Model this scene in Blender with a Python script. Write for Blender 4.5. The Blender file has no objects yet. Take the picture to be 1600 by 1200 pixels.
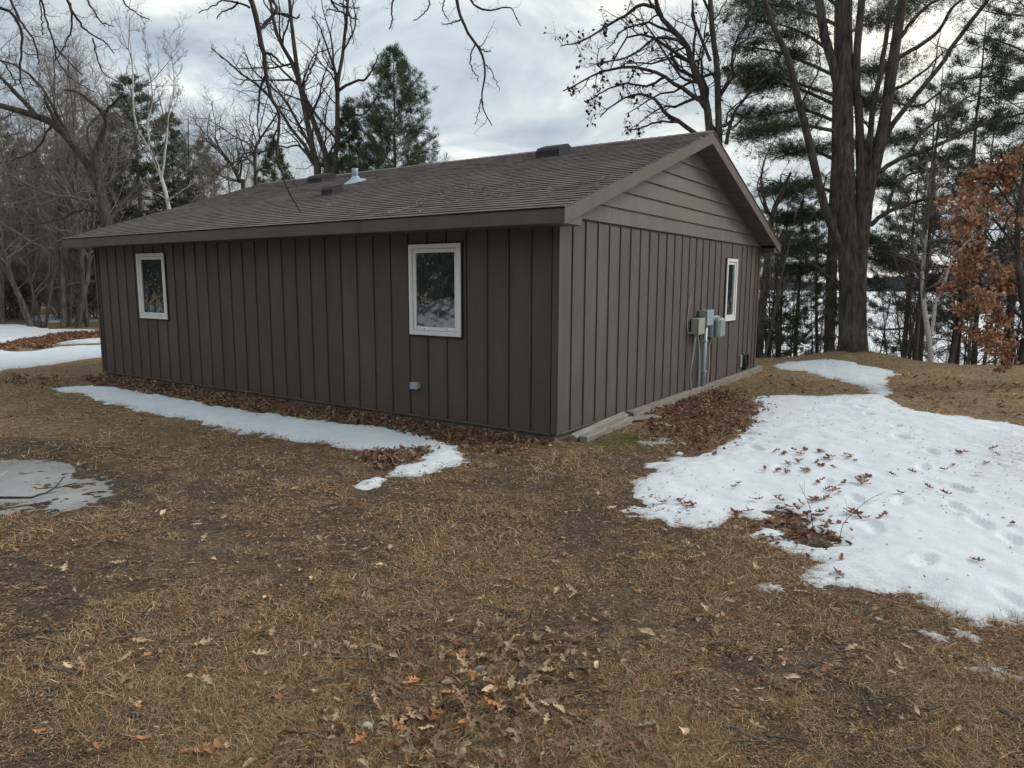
import bpy, math, random
import numpy as np
from mathutils import Matrix, Vector
random.seed(7)
rng = np.random.default_rng(11)
SC = bpy.context.scene
COL = SC.collection
pi = math.pi

# ------------------------------------------------------------------ camera
CAM = np.array([3.9922, -6.812, 1.7])
YAW, PITCH, ROLL, FPX = -0.5934, -0.1415, 0.0036, 1112.07
Fw = np.array([math.sin(YAW)*math.cos(PITCH), math.cos(YAW)*math.cos(PITCH), math.sin(PITCH)])
R0 = np.array([math.cos(YAW), -math.sin(YAW), 0.0]); U0 = np.cross(R0, Fw)
Rt = math.cos(ROLL)*R0 + math.sin(ROLL)*U0
Up = -math.sin(ROLL)*R0 + math.cos(ROLL)*U0
cd = bpy.data.cameras.new('camera'); cam = bpy.data.objects.new('camera', cd); COL.objects.link(cam)
cd.sensor_width = 36; cd.lens = 36*FPX/1600; cd.clip_end = 6000; cd.clip_start = 0.05
m = Matrix.Identity(4)
for i, ax in enumerate((Rt, Up, -Fw)):
    for j in range(3): m[j][i] = ax[j]
for j in range(3): m[j][3] = CAM[j]
cam.matrix_world = m
SC.camera = cam
# ------------------------------------------------------------------ light
SUN_AZ, SUN_EL = math.radians(40), math.radians(34)      # azimuth from +Y towards +X
SUND = Vector((math.sin(SUN_AZ)*math.cos(SUN_EL), math.cos(SUN_AZ)*math.cos(SUN_EL), math.sin(SUN_EL)))
sl = bpy.data.lights.new('sun', 'SUN'); sl.energy = 1.35; sl.angle = math.radians(24); sl.color = (1.0, 0.97, 0.92)
so = bpy.data.objects.new('sun', sl); COL.objects.link(so); so.location = SUND*50
so.rotation_euler = (-SUND).to_track_quat('-Z', 'Y').to_euler()
W = bpy.data.worlds.new('World'); SC.world = W; W.use_nodes = True
SC.view_settings.view_transform = 'Standard'; SC.view_settings.look = 'None'
SC.view_settings.exposure = 0.5; SC.view_settings.gamma = 1.0
try: SC.view_settings.use_curve_mapping = False
except Exception: pass
SC.render.engine = 'CYCLES'
SC.cycles.max_bounces = 6; SC.cycles.diffuse_bounces = 3; SC.cycles.use_denoising = True

class NT:
    """small node builder"""
    def __init__(s, tree): s.t = tree; s.n = tree.nodes; s.l = tree.links
    def new(s, typ, props=None, **ins):
        n = s.n.new(typ)
        for k, v in (props or {}).items(): setattr(n, k, v)
        for k, v in ins.items():
            key = int(k[1:]) if k[0] == 'i' and k[1:].isdigit() else k.replace('_', ' ')
            s.set(n, key, v)
        return n
    def set(s, n, key, v):
        sock = n.inputs[key]
        if isinstance(v, bpy.types.Node): v = v.outputs[0]
        if isinstance(v, bpy.types.NodeSocket): s.l.new(v, sock)
        else: sock.default_value = v
    def math(s, op, a, b=0.0, clamp=False):
        n = s.n.new('ShaderNodeMath'); n.operation = op; n.use_clamp = clamp
        s.set(n, 0, a); s.set(n, 1, b); return n.outputs[0]
    def noise(s, vec, scale, detail=4, rough=0.55, dist=0.0):
        n = s.new('ShaderNodeTexNoise', None, Scale=scale, Detail=detail, Roughness=rough, Distortion=dist)
        if vec is not None: s.set(n, 'Vector', vec)
        return n.outputs[0]
    def ramp(s, fac, stops):
        n = s.n.new('ShaderNodeValToRGB'); e = n.color_ramp.elements
        while len(e) < len(stops): e.new(0.5)
        for el, (p, c) in zip(e, stops): el.position = p; el.color = (*c, 1) if len(c) == 3 else c
        s.set(n, 0, fac); return n.outputs[0]
    def mix(s, fac, a, b, mode='MIX'):
        n = s.n.new('ShaderNodeMix'); n.data_type = 'RGBA'; n.blend_type = mode
        s.set(n, 0, fac)
        for k, v in ((6, a), (7, b)):
            if isinstance(v, tuple) and len(v) == 3: v = (*v, 1)
            s.set(n, k, v)
        return n.outputs[2]

w = NT(W.node_tree); w.n.clear()
sky = w.new('ShaderNodeTexSky', {'sky_type': 'NISHITA', 'sun_disc': False, 'sun_elevation': SUN_EL, 'sun_rotation': SUN_AZ, 'air_density': 1.2, 'dust_density': 1.5})
tc = w.new('ShaderNodeTexCoord'); sx = w.new('ShaderNodeSeparateXYZ', None, Vector=tc.outputs['Generated'])
den = w.math('ADD', w.math('MAXIMUM', sx.outputs[2], 0.0), 0.22)
cv = w.new('ShaderNodeCombineXYZ', None, X=w.math('DIVIDE', sx.outputs[0], den), Y=w.math('DIVIDE', sx.outputs[1], den), Z=3.7)
cn = w.noise(cv, 1.7, 9, 0.56, 0.6); cn2 = w.noise(cv, 0.75, 5, 0.5, 0.2)
cl = w.ramp(cn, [(0.28, (3.5, 3.85, 4.15)), (0.43, (4.85, 5.25, 5.5)), (0.52, (6.2, 6.5, 6.5)), (0.62, (9.4, 9.2, 8.2))])
cl2 = w.ramp(cn2, [(0.35, (0.78, 0.84, 0.92)), (0.65, (1.12, 1.09, 1.03))])
cloud = w.mix(1.0, cl, cl2, 'MULTIPLY')
sd = w.new('ShaderNodeVectorMath', {'operation': 'DOT_PRODUCT'}, i0=tc.outputs['Generated'], i1=tuple(SUND))
glow = w.math('POWER', w.math('MAXIMUM', sd.outputs['Value'], 0.0), 3.0)
cloud = w.mix(1.0, cloud, w.mix(glow, (0.95, 0.98, 1.0), (1.16, 1.10, 1.02)), 'MULTIPLY')
gap = w.ramp(cn, [(0.30, (0.55, 0.55, 0.55)), (0.45, (0.06, 0.06, 0.06))])
fin = w.mix(w.math('MULTIPLY', gap, 0.8), cloud, sky.outputs[0])
bg = w.new('ShaderNodeBackground', None, Color=fin, Strength=0.095)
w.new('ShaderNodeOutputWorld', None, Surface=bg)

# ------------------------------------------------------------------ materials
def mat(name, build):
    M = bpy.data.materials.new(name); M.use_nodes = True
    t = NT(M.node_tree); b = t.n['Principled BSDF']; build(t, b); return M
def obco(t): return t.new('ShaderNodeTexCoord').outputs['Object']
def geopos(t): return t.new('ShaderNodeNewGeometry').outputs['Position']
def stretch(t, v, s): return t.new('ShaderNodeMapping', None, Vector=v, Scale=s).outputs[0]
def bump(t, b, h, strength=0.3, dist=0.01):
    n = t.new('ShaderNodeBump', None, Height=h, Strength=strength, Distance=dist); t.set(b, 'Normal', n)
def plain(name, c, rough=0.6, var=0.12, scale=8.0, spec=0.4, bmp=0.0, st=(1, 1, 1), objvar=0.0, metal=0.0):
    def f(t, b):
        v = stretch(t, geopos(t), st)
        n = t.noise(v, scale, 6, 0.6)
        k = t.ramp(n, [(0.3, tuple(x*(1-var) for x in c)), (0.7, tuple(x*(1+var) for x in c))])
        if objvar:
            oi = t.new('ShaderNodeObjectInfo')
            k = t.mix(1.0, k, t.ramp(oi.outputs['Random'], [(0, (1-objvar,)*3), (1, (1+objvar,)*3)]), 'MULTIPLY')
        t.set(b, 'Base Color', k); b.inputs['Roughness'].default_value = rough
        b.inputs['Specular IOR Level'].default_value = spec; b.inputs['Metallic'].default_value = metal
        if bmp: bump(t, b, t.noise(v, scale*3, 5, 0.6), bmp, 0.005)
    return mat(name, f)
def bark(name, c1, c2, scale=14.0, s=0.7):
    def f(t, b):
        v = stretch(t, geopos(t), (1, 1, 0.16))
        n = t.noise(v, scale, 6, 0.65, 0.4); n2 = t.noise(geopos(t), 2.2, 3)
        k = t.ramp(n, [(0.34, c1), (0.66, c2)])
        k = t.mix(1.0, k, t.ramp(n2, [(0.3, (0.75, 0.78, 0.75)), (0.7, (1.2, 1.17, 1.12))]), 'MULTIPLY')
        t.set(b, 'Base Color', k); b.inputs['Roughness'].default_value = 0.95; b.inputs['Specular IOR Level'].default_value = 0.15
        bump(t, b, n, s, 0.03)
    return mat(name, f)
def attrmat(name, rough=0.9, spec=0.1, trans=0.0, objvar=0.0):
    def f(t, b):
        a = t.new('ShaderNodeAttribute', {'attribute_name': 'tint'}).outputs['Color']
        if objvar:
            oi = t.new('ShaderNodeObjectInfo')
            a = t.mix(1.0, a, t.ramp(oi.outputs['Random'], [(0, (1-objvar, 1-objvar, 1-objvar)), (1, (1+objvar, 1+objvar, 1+objvar))]), 'MULTIPLY')
        t.set(b, 'Base Color', a); b.inputs['Roughness'].default_value = rough; b.inputs['Specular IOR Level'].default_value = spec
        if trans:
            tr = t.new('ShaderNodeBsdfTranslucent'); t.set(tr, 'Color', a)
            mx = t.new('ShaderNodeMixShader', None, Fac=trans); t.l.new(b.outputs[0], mx.inputs[1]); t.l.new(tr.outputs[0], mx.inputs[2])
            t.l.new(mx.outputs[0], t.n['Material Output'].inputs[0])
    return mat(name, f)

def siding_build(c):
    def f(t, b):
        p = geopos(t); n = t.noise(stretch(t, p, (1, 1, 0.25)), 3.5, 6, 0.6); fine = t.noise(p, 90, 3)
        k = t.ramp(n, [(0.3, tuple(x*0.86 for x in c)), (0.7, tuple(x*1.13 for x in c))])
        oi = t.new('ShaderNodeObjectInfo')
        k = t.mix(1.0, k, t.ramp(oi.outputs['Random'], [(0, (0.93,)*3), (1, (1.07,)*3)]), 'MULTIPLY')
        # small bird-lime flecks and scuffs on the paint
        vor = t.noise(p, 48, 2, 0.5); fl = t.ramp(vor, [(0.715, (0, 0, 0)), (0.73, (1, 1, 1))])
        k = t.mix(t.math('MULTIPLY', fl, 0.35), k, (0.3, 0.28, 0.26))
        # mud splash near the foot of the wall
        z = t.new('ShaderNodeSeparateXYZ', None, Vector=p).outputs[2]
        mud = t.math('MULTIPLY', t.math('SUBTRACT', 1.0, t.math('MULTIPLY', z, 2.2), True), t.math('MULTIPLY', t.noise(p, 7, 5), 0.75))
        k = t.mix(mud, k, (0.14, 0.105, 0.083))
        t.set(b, 'Base Color', k); b.inputs['Roughness'].default_value = 0.55; b.inputs['Specular IOR Level'].default_value = 0.3
        h = t.math('ADD', t.noise(p, 2.5, 2), t.math('MULTIPLY', fine, 0.03)); bump(t, b, h, 0.25, 0.02)
    return f
M_SID = mat('brown_painted_metal', siding_build((0.114, 0.093, 0.087)))
M_LAP = mat('brown_painted_lap', siding_build((0.152, 0.128, 0.113)))
M_TRIM = mat('brown_trim', siding_build((0.129, 0.107, 0.100)))
M_SOF = plain('dark_soffit', (0.10, 0.088, 0.084), 0.7)
M_DARK = plain('dark_inside', (0.03, 0.026, 0.025), 0.8)
M_WHITE = plain('white_vinyl', (0.86, 0.855, 0.85), 0.4, 0.05, 5)
M_CONC = plain('concrete', (0.26, 0.25, 0.23), 0.9, 0.25, 14, 0.2, 0.3)
M_GALV = plain('galvanised_metal', (0.42, 0.50, 0.56), 0.4, 0.15, 12, 0.5, metal=0.35)
M_GREY = plain('grey_plastic', (0.36, 0.38, 0.37), 0.5, 0.08, 9)
M_GREY2 = plain('blue_grey_box', (0.30, 0.35, 0.36), 0.45, 0.08, 9)
M_BEIGE = plain('beige_box', (0.36, 0.36, 0.31), 0.5, 0.08, 9)
M_BLACK = plain('black_rubber', (0.018, 0.018, 0.02), 0.5, 0.1)
M_VENT = plain('brown_vent', (0.05, 0.044, 0.046), 0.7, 0.1, 8, 0.15)
M_CABLE = plain('grey_cable', (0.42, 0.41, 0.39), 0.6, 0.1)
def shin(t, b):
    p = geopos(t); oi = t.new('ShaderNodeObjectInfo')
    a = t.new('ShaderNodeAttribute', {'attribute_name': 'tint'}).outputs['Fac']
    r = t.math('FRACT', t.math('ADD', oi.outputs['Random'], a))
    k = t.ramp(r, [(0.0, (0.125, 0.107, 0.099)), (0.35, (0.148, 0.126, 0.116)), (0.7, (0.172, 0.147, 0.135)), (1.0, (0.134, 0.116, 0.109))])
    g = t.noise(p, 260, 3, 0.7); k = t.mix(1.0, k, t.ramp(g, [(0.3, (0.6,)*3), (0.7, (1.4,)*3)]), 'MULTIPLY')
    k = t.mix(1.0, k, t.ramp(t.noise(p, 0.9, 4), [(0.3, (0.85, 0.85, 0.87)), (0.7, (1.12, 1.1, 1.08))]), 'MULTIPLY')
    t.set(b, 'Base Color', k); b.inputs['Roughness'].default_value = 0.9; b.inputs['Specular IOR Level'].default_value = 0.25
    bump(t, b, g, 0.4, 0.004)
M_SHIN = mat('asphalt_shingle', shin)
M_BUTTSHADE = plain('shingle_butt_shade', (0.045, 0.038, 0.036), 0.9)  # dark colour on the butt faces paints the shade line below each course
def glassf(t, b):
    b.inputs['Base Color'].default_value = (0.02, 0.032, 0.034, 1); b.inputs['Roughness'].default_value = 0.015
    b.inputs['IOR'].default_value = 2.5; b.inputs['Specular IOR Level'].default_value = 0.5
    bump(t, b, t.noise(geopos(t), 3.2, 2), 0.22, 0.02)
M_GLASS = mat('window_glass', glassf)
M_OAKB = bark('oak_bark', (0.032, 0.028, 0.027), (0.122, 0.106, 0.097))
M_TWIG = plain('twig_bark', (0.13, 0.112, 0.10), 0.9, 0.25, 3, 0.1)
M_TWIGD = plain('dark_twig_bark', (0.06, 0.05, 0.05), 0.9, 0.25, 9, 0.1)
M_WOODB = bark('woods_bark', (0.06, 0.052, 0.047), (0.19, 0.168, 0.152))
M_GTWIG = plain('grey_twig_bark', (0.235, 0.208, 0.19), 0.9, 0.25, 3, 0.1)
M_PINEB = bark('pine_bark', (0.08, 0.065, 0.057), (0.21, 0.17, 0.145))
def birchf(t, b):
    p = geopos(t); n = t.noise(stretch(t, p, (1, 1, 5)), 5, 5, 0.6, 0.5)
    t.set(b, 'Base Color', t.ramp(n, [(0.33, (0.07, 0.065, 0.06)), (0.40, (0.50, 0.48, 0.45)), (0.7, (0.66, 0.64, 0.60))])); b.inputs['Roughness'].default_value = 0.8
M_BIRCH = mat('birch_bark', birchf)
M_BTWIG = plain('birch_twig', (0.16, 0.135, 0.12), 0.9, 0.2, 3, 0.1)
M_LEAF = attrmat('dead_leaf', 0.75, 0.25, 0.25, 0.3)
M_NEED = attrmat('needles', 0.7, 0.25, 0.15)
M_GRASS = attrmat('dry_grass', 0.9, 0.1, 0.15)
def woodf(t, b):
    p = geopos(t); n = t.noise(stretch(t, p, (18, 1.2, 18)), 3, 6, 0.6)
    t.set(b, 'Base Color', t.ramp(n, [(0.3, (0.15, 0.13, 0.105)), (0.6, (0.33, 0.31, 0.27)), (0.8, (0.42, 0.40, 0.36))])); b.inputs['Roughness'].default_value = 0.9
    bump(t, b, n, 0.5, 0.01)
M_WOOD = mat('weathered_wood', woodf)
M_STONE = plain('pebble', (0.30, 0.28, 0.25), 0.8, 0.2, 30, 0.3, objvar=0.4)

def groundf(t, b):
    p = geopos(t)
    a = t.new('ShaderNodeAttribute', {'attribute_name': 'tint'}).outputs['Color']
    sep = t.new('ShaderNodeSeparateColor', None, Color=a)      # R = straw cover, G = moss, B = wet
    n1 = t.noise(p, 5.5, 8, 0.68, 0.4); n2 = t.noise(p, 45, 6, 0.7, 0.8); n3 = t.noise(p, 190, 4, 0.7)
    soil = t.ramp(n2, [(0.32, (0.028, 0.021, 0.017)), (0.52, (0.10, 0.072, 0.052)), (0.72, (0.25, 0.185, 0.13))])
    straw = t.ramp(n2, [(0.28, (0.14, 0.095, 0.056)), (0.5, (0.35, 0.245, 0.135)), (0.72, (0.56, 0.42, 0.26))])
    f = t.math('ADD', sep.outputs[0], t.math('MULTIPLY', t.math('SUBTRACT', n1, 0.5), 1.6), True)
    k = t.mix(f, soil, straw)
    k = t.mix(1.0, k, t.ramp(n3, [(0.3, (0.6,)*3), (0.7, (1.35,)*3)]), 'MULTIPLY')
    moss = t.ramp(n2, [(0.3, (0.05, 0.06, 0.012)), (0.7, (0.17, 0.17, 0.045))])
    mf = t.math('MULTIPLY', sep.outputs[1], t.ramp(n1, [(0.35, (0.2,)*3), (0.6, (1.0,)*3)]))
    k = t.mix(mf, k, moss)
    k = t.mix(sep.outputs[2], k, t.mix(0.75, k, (0.01, 0.008, 0.007)))
    t.set(b, 'Base Color', k); t.set(b, 'Roughness', t.math('SUBTRACT', 0.95, t.math('MULTIPLY', sep.outputs[2], 0.55))); b.inputs['Specular IOR Level'].default_value = 0.2
    bump(t, b, t.math('ADD', n2, t.math('MULTIPLY', n3, 0.5)), 0.9, 0.02)
M_GROUND = mat('lawn_soil', groundf)
def snowf(t, b):
    p = geopos(t); n = t.noise(p, 3.0, 6, 0.6); n2 = t.noise(p, 60, 5, 0.7); n3 = t.noise(p, 1.1, 4, 0.6)
    k = t.ramp(n, [(0.3, (0.68, 0.74, 0.79)), (0.6, (0.76, 0.81, 0.85))])
    a = t.new('ShaderNodeAttribute', {'attribute_name': 'tint'}).outputs['Fac']      # dirt
    dirt = t.math('MULTIPLY', a, t.ramp(t.noise(p, 22, 6, 0.7), [(0.4, (0.0,)*3), (0.62, (1.0,)*3)]))
    k = t.mix(dirt, k, (0.30, 0.25, 0.19))
    sp = t.ramp(t.noise(p, 130, 2, 0.5), [(0.66, (0,)*3), (0.72, (1,)*3)])
    k = t.mix(t.math('MULTIPLY', sp, t.math('MULTIPLY', t.ramp(n3, [(0.40, (0.1,)*3), (0.6, (1,)*3)]), 0.7)), k, (0.25, 0.19, 0.13))
    t.set(b, 'Base Color', k); b.inputs['Roughness'].default_value = 0.7; b.inputs['Specular IOR Level'].default_value = 0.3
    bump(t, b, t.math('ADD', t.math('MULTIPLY', n2, 0.5), n), 0.6, 0.03)
M_SNOW = mat('old_snow', snowf)
def lakef(t, b):
    p = geopos(t); n = t.noise(stretch(t, p, (0.02, 0.05, 1)), 1.0, 6, 0.6)
    t.set(b, 'Base Color', t.ramp(n, [(0.35, (0.62, 0.66, 0.70)), (0.6, (0.85, 0.86, 0.87))])); b.inputs['Roughness'].default_value = 0.6
M_LAKE = mat('snowy_ice', lakef)
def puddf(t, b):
    p = geopos(t); k = t.ramp(t.noise(p, 1.6, 3, 0.5), [(0.3, (0.30, 0.30, 0.295)), (0.7, (0.47, 0.475, 0.475))])  # pale grey base colour stands in for the bright sky reflection
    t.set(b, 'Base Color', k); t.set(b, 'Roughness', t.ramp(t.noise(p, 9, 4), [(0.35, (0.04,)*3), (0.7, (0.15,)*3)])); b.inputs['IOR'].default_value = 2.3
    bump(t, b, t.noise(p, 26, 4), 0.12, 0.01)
M_PUD = mat('meltwater_painted_sky', puddf)
M_SHORE = plain('far_forest_hazed', (0.065, 0.075, 0.09), 1.0, 0.3, 0.05, 0.0)  # haze of distance is put into the blue-grey base colour

# ------------------------------------------------------------------ geometry helpers
def mk(name, V, faces, mtl, parent=None, smooth=False, tint=None, link=True):
    me = bpy.data.meshes.new(name); V = np.asarray(V, np.float32).reshape(-1, 3)
    faces = [np.asarray(f, np.int32) for f in (faces if isinstance(faces, list) else [faces]) if len(f)]
    me.vertices.add(len(V)); me.vertices.foreach_set('co', V.ravel())
    lv = np.concatenate([f.ravel() for f in faces]); tot = np.concatenate([np.full(len(f), f.shape[1], np.int32) for f in faces])
    st = np.concatenate([[0], np.cumsum(tot)[:-1]]).astype(np.int32)
    me.loops.add(len(lv)); me.loops.foreach_set('vertex_index', lv)
    me.polygons.add(len(tot)); me.polygons.foreach_set('loop_start', st)
    me.update(calc_edges=True)
    me.polygons.foreach_set('use_smooth', np.full(len(tot), smooth))
    if tint is not None:
        tint = np.asarray(tint, np.float32)
        if tint.ndim == 1: tint = np.repeat(tint[:, None], 3, 1)
        at = me.color_attributes.new('tint', 'FLOAT_COLOR', 'POINT')
        at.data.foreach_set('color', np.concatenate([tint, np.ones((len(tint), 1), np.float32)], 1).ravel())
    me.materials.append(mtl)
    o = bpy.data.objects.new(name, me); COL.objects.link(o)
    if parent is not None: o.parent = parent
    return o
def tag(o, label=None, cat=None, group=None, kind=None):
    for k, v in (('label', label), ('category', cat), ('group', group), ('kind', kind)):
        if v: o[k] = v
    return o
def empty(name, loc=(0, 0, 0), label=None, cat=None, group=None):
    o = bpy.data.objects.new(name, None); COL.objects.link(o); o.location = loc; o.empty_display_size = 0.2
    return tag(o, label, cat, group)
def copy_tree(o, parent=None):
    c = o.copy(); COL.objects.link(c); c.parent = parent
    for ch in [x for x in o.children]: copy_tree(ch, c)
    return c
QB = np.array([[0, 3, 2, 1], [4, 5, 6, 7], [0, 1, 5, 4], [1, 2, 6, 5], [2, 3, 7, 6], [3, 0, 4, 7]])
class MB:
    def __init__(s): s.v = []; s.f = []; s.n = 0
    def add(s, V, F):
        V = np.asarray(V, float).reshape(-1, 3); F = np.asarray(F); s.v.append(V); s.f.append(F + s.n); s.n += len(V); return s
    def box(s, x0, x1, y0, y1, z0, z1):
        return s.add([(x0, y0, z0), (x1, y0, z0), (x1, y1, z0), (x0, y1, z0), (x0, y0, z1), (x1, y0, z1), (x1, y1, z1), (x0, y1, z1)], QB)
    def bbox(s, x0, x1, y0, y1, z0, z1, b=0.004):
        """box with chamfered edges"""
        c = np.array([(x0+x1)/2, (y0+y1)/2, (z0+z1)/2]); h = np.array([(x1-x0)/2, (y1-y0)/2, (z1-z0)/2]); b = min(b, *(h*0.8))
        V = []; idx = {}
        for sx in (-1, 1):
            for sy in (-1, 1):
                for sz in (-1, 1):
                    for a in range(3):
                        p = h - b; p[a] = h[a]; idx[(sx, sy, sz, a)] = len(V); V.append(c + p*np.array([sx, sy, sz]))
        Q = []; T = []
        def fix(poly):
            P = np.array([V[i] for i in poly]); nn = np.cross(P[1]-P[0], P[2]-P[0])
            return poly if nn @ (P.mean(0)-c) > 0 else poly[::-1]
        for a in range(3):
            o1, o2 = [i for i in range(3) if i != a]
            for sg in (-1, 1):
                q = []
                for (u, v) in ((-1, -1), (1, -1), (1, 1), (-1, 1)):
                    t = [0]*3; t[a] = sg; t[o1] = u; t[o2] = v; q.append(idx[(*t, a)])
                Q.append(fix(q))
            for u in (-1, 1):
                for v in (-1, 1):
                    t0 = [0]*3; t0[o1] = u; t0[o2] = v; t1 = list(t0); t0[a] = -1; t1[a] = 1
                    Q.append(fix([idx[(*t0, o1)], idx[(*t1, o1)], idx[(*t1, o2)], idx[(*t0, o2)]]))
        for sx in (-1, 1):
            for sy in (-1, 1):
                for sz in (-1, 1): T.append(fix([idx[(sx, sy, sz, a)] for a in range(3)]))
        n0 = s.n; s.add(V, Q); s.f.append(np.array(T)+n0); return s
    def prism(s, P, Q):
        """two matching polygons joined; P, Q lists of 3-D points"""
        n = len(P); n0 = s.n; s.add(list(P)+list(Q), np.array([[i, (i+1) % n, n+(i+1) % n, n+i] for i in range(n)]))
        s.f.append(np.array([list(range(n))[::-1]])+n0); s.f.append(np.array([list(range(n, 2*n))])+n0); return s
    def tube(s, pts, r, k=8, cap=True):
        P = np.array([pts], float); rr = np.full((1, len(pts)), r) if np.isscalar(r) else np.array([r], float)
        V, F = tubes(P, rr, k); n0 = s.n; s.add(V, F)
        if cap:
            s.f.append(np.array([list(range(k))[::-1]])+n0); s.f.append(np.array([list(range(len(V)-k, len(V)))])+n0)
        return s
    def build(s, name, mtl, parent=None, smooth=False, tint=None):
        by = {}
        for f in s.f: by.setdefault(f.shape[1], []).append(f)
        return mk(name, np.concatenate(s.v), [np.concatenate(x) for x in by.values()], mtl, parent, smooth, tint)
def nrm(v): return v/np.maximum(np.linalg.norm(v, axis=-1, keepdims=True), 1e-9)
def tubes(P, r, k=3, flute=None):
    """P (M,n,3), r (M,n) -> verts, quads"""
    M, n, _ = P.shape
    T = nrm(np.gradient(P, axis=1)); D = nrm(P[:, -1]-P[:, 0])
    ref = np.where(np.abs(D[:, 2:3]) > 0.7, np.array([[1., 0, 0]]), np.array([[0, 0, 1.]]))[:, None, :]
    u = nrm(ref - T*(T*ref).sum(-1, keepdims=True)); v = np.cross(T, u)
    a = np.arange(k)*2*pi/k
    rr = r[:, :, None]*np.ones(k)
    if flute is not None: rr = rr*flute(P, a)
    V = P[:, :, None, :] + rr[..., None]*(np.cos(a)[:, None]*u[:, :, None, :] + np.sin(a)[:, None]*v[:, :, None, :])
    base = (np.arange(M)*n*k)[:, None, None] + (np.arange(n-1)*k)[None, :, None]
    j = np.arange(k)[None, None, :]; j2 = (j+1) % k
    Q = np.stack([base+j, base+j2, base+k+j2, base+k+j], -1).reshape(-1, 4)
    return V.reshape(-1, 3), Q
def resample(pts, n):
    P = np.array(pts, float); 
    if len(P) == 2: return P[0]+(P[1]-P[0])*np.linspace(0, 1, n)[:, None]
    E = np.vstack([2*P[0]-P[1], P, 2*P[-1]-P[-2]]); out = []
    for t in np.linspace(0, len(P)-1-1e-6, n):
        i = int(t); f = t-i; p0, p1, p2, p3 = E[i:i+4]
        out.append(0.5*((2*p1)+(-p0+p2)*f+(2*p0-5*p1+4*p2-p3)*f*f+(-p0+3*p1-3*p2+p3)*f**3))
    return np.array(out)

def hash2(i, j, s):
    h = (i.astype(np.int64)*374761393 + j.astype(np.int64)*668265263 + s*1442695041) & 0xffffffff
    h = ((h ^ (h >> 13))*1274126177) & 0xffffffff; h = h ^ (h >> 16)
    return (h & 0xffff)/65535.0
def vnoise(x, y, s=0):
    xi = np.floor(x); yi = np.floor(y); fx = x-xi; fy = y-yi; fx = fx*fx*(3-2*fx); fy = fy*fy*(3-2*fy)
    a = hash2(xi, yi, s); b = hash2(xi+1, yi, s); c = hash2(xi, yi+1, s); d = hash2(xi+1, yi+1, s)
    return a+(b-a)*fx+(c-a)*fy+(a-b-c+d)*fx*fy
def fbm(x, y, oct=4, s=0):
    t = 0; amp = 0.5; tot = 0
    for o in range(oct): t = t+amp*vnoise(x*2**o+o*17.3, y*2**o-o*9.1, s+o); tot += amp; amp *= 0.55
    return t/tot
def sstep(a, b, x):
    t = np.clip((x-a)/(b-a), 0, 1); return t*t*(3-2*t)
def ray(px, py): return Fw+Rt*(px-800)/FPX+Up*(600-py)/FPX
def pt(px, py, d): return CAM+ray(px, py)*d            # a point at depth d seen in that direction of the survey photo
Z0 = -0.08
def G(px, py, z=Z0):
    r = ray(px, py); return CAM+r*((z-CAM[2])/r[2])
def polyxy(pix): return np.array([G(*q)[:2] for q in pix])
def sdist(x, y, P):
    """signed distance to polygon, positive inside"""
    d = np.full(x.shape, 1e9); ins = np.zeros(x.shape, bool)
    for (ax, ay), (bx, by) in zip(P, np.roll(P, -1, 0)):
        ex, ey = bx-ax, by-ay; t = np.clip(((x-ax)*ex+(y-ay)*ey)/(ex*ex+ey*ey+1e-12), 0, 1)
        d = np.minimum(d, np.hypot(x-ax-t*ex, y-ay-t*ey))
        c = ((ay > y) != (by > y)) & (x < (bx-ax)*(y-ay)/(by-ay+1e-12)+ax); ins ^= c
    return np.where(ins, d, -d)

# ------------------------------------------------------------------ outlines on the ground
PUD = polyxy([(-140, 700), (0, 704), (70, 708), (130, 722), (175, 745), (182, 770), (150, 790), (80, 800), (0, 795), (-140, 800)])
S_FRONT = polyxy([(95, 607), (120, 604), (150, 603), (185, 605), (250, 618), (330, 633), (400, 645), (480, 655), (560, 665), (620, 673), (665, 682), (690, 692), (715, 700), (726, 708), (715, 725), (690, 740), (640, 746), (608, 746), (640, 730), (668, 712), (660, 703), (615, 706), (580, 709), (545, 702), (500, 692), (450, 687), (400, 682), (330, 668), (260, 650), (200, 637), (150, 624)])
S_BIT = polyxy([(552, 764), (566, 752), (584, 744), (608, 749), (594, 760), (570, 768)])
S_MAIN = polyxy([(1200, 571), (1230, 567), (1290, 568), (1340, 572), (1390, 580), (1404, 586), (1385, 592), (1388, 605), (1395, 622), (1405, 632), (1430, 640), (1480, 648), (1540, 655), (1600, 668), (1760, 690), (1900, 1010), (1640, 985), (1585, 970), (1550, 985), (1525, 992), (1500, 975), (1475, 985), (1440, 972), (1455, 960), (1440, 948), (1420, 935), (1380, 925), (1330, 918), (1280, 915), (1265, 900), (1278, 880), (1240, 862), (1200, 848), (1172, 843), (1165, 828), (1200, 815), (1150, 812), (1080, 822), (1010, 818), (965, 798), (990, 785), (985, 765), (1010, 745), (1030, 720), (1060, 708), (1090, 715), (1130, 700), (1155, 672), (1170, 650), (1185, 635), (1175, 622), (1210, 617), (1290, 618), (1366, 617), (1352, 605), (1310, 595), (1260, 580), (1215, 577)])
S_FARB = polyxy([(-160, 540), (0, 549), (40, 552), (90, 545), (160, 541), (185, 541), (190, 562), (150, 558), (90, 566), (50, 572), (0, 579), (-160, 590)])
S_FARA = polyxy([(-160, 508), (0, 509), (40, 511), (90, 517), (150, 517), (100, 524), (60, 530), (20, 536), (0, 538), (-160, 530)])
S_FARD = polyxy([(80, 541), (120, 533), (165, 529), (200, 529), (190, 536), (120, 540)])
S_FARC = polyxy([(40, 497), (60, 494), (150, 494), (200, 496), (200, 502), (80, 504)])
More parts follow.
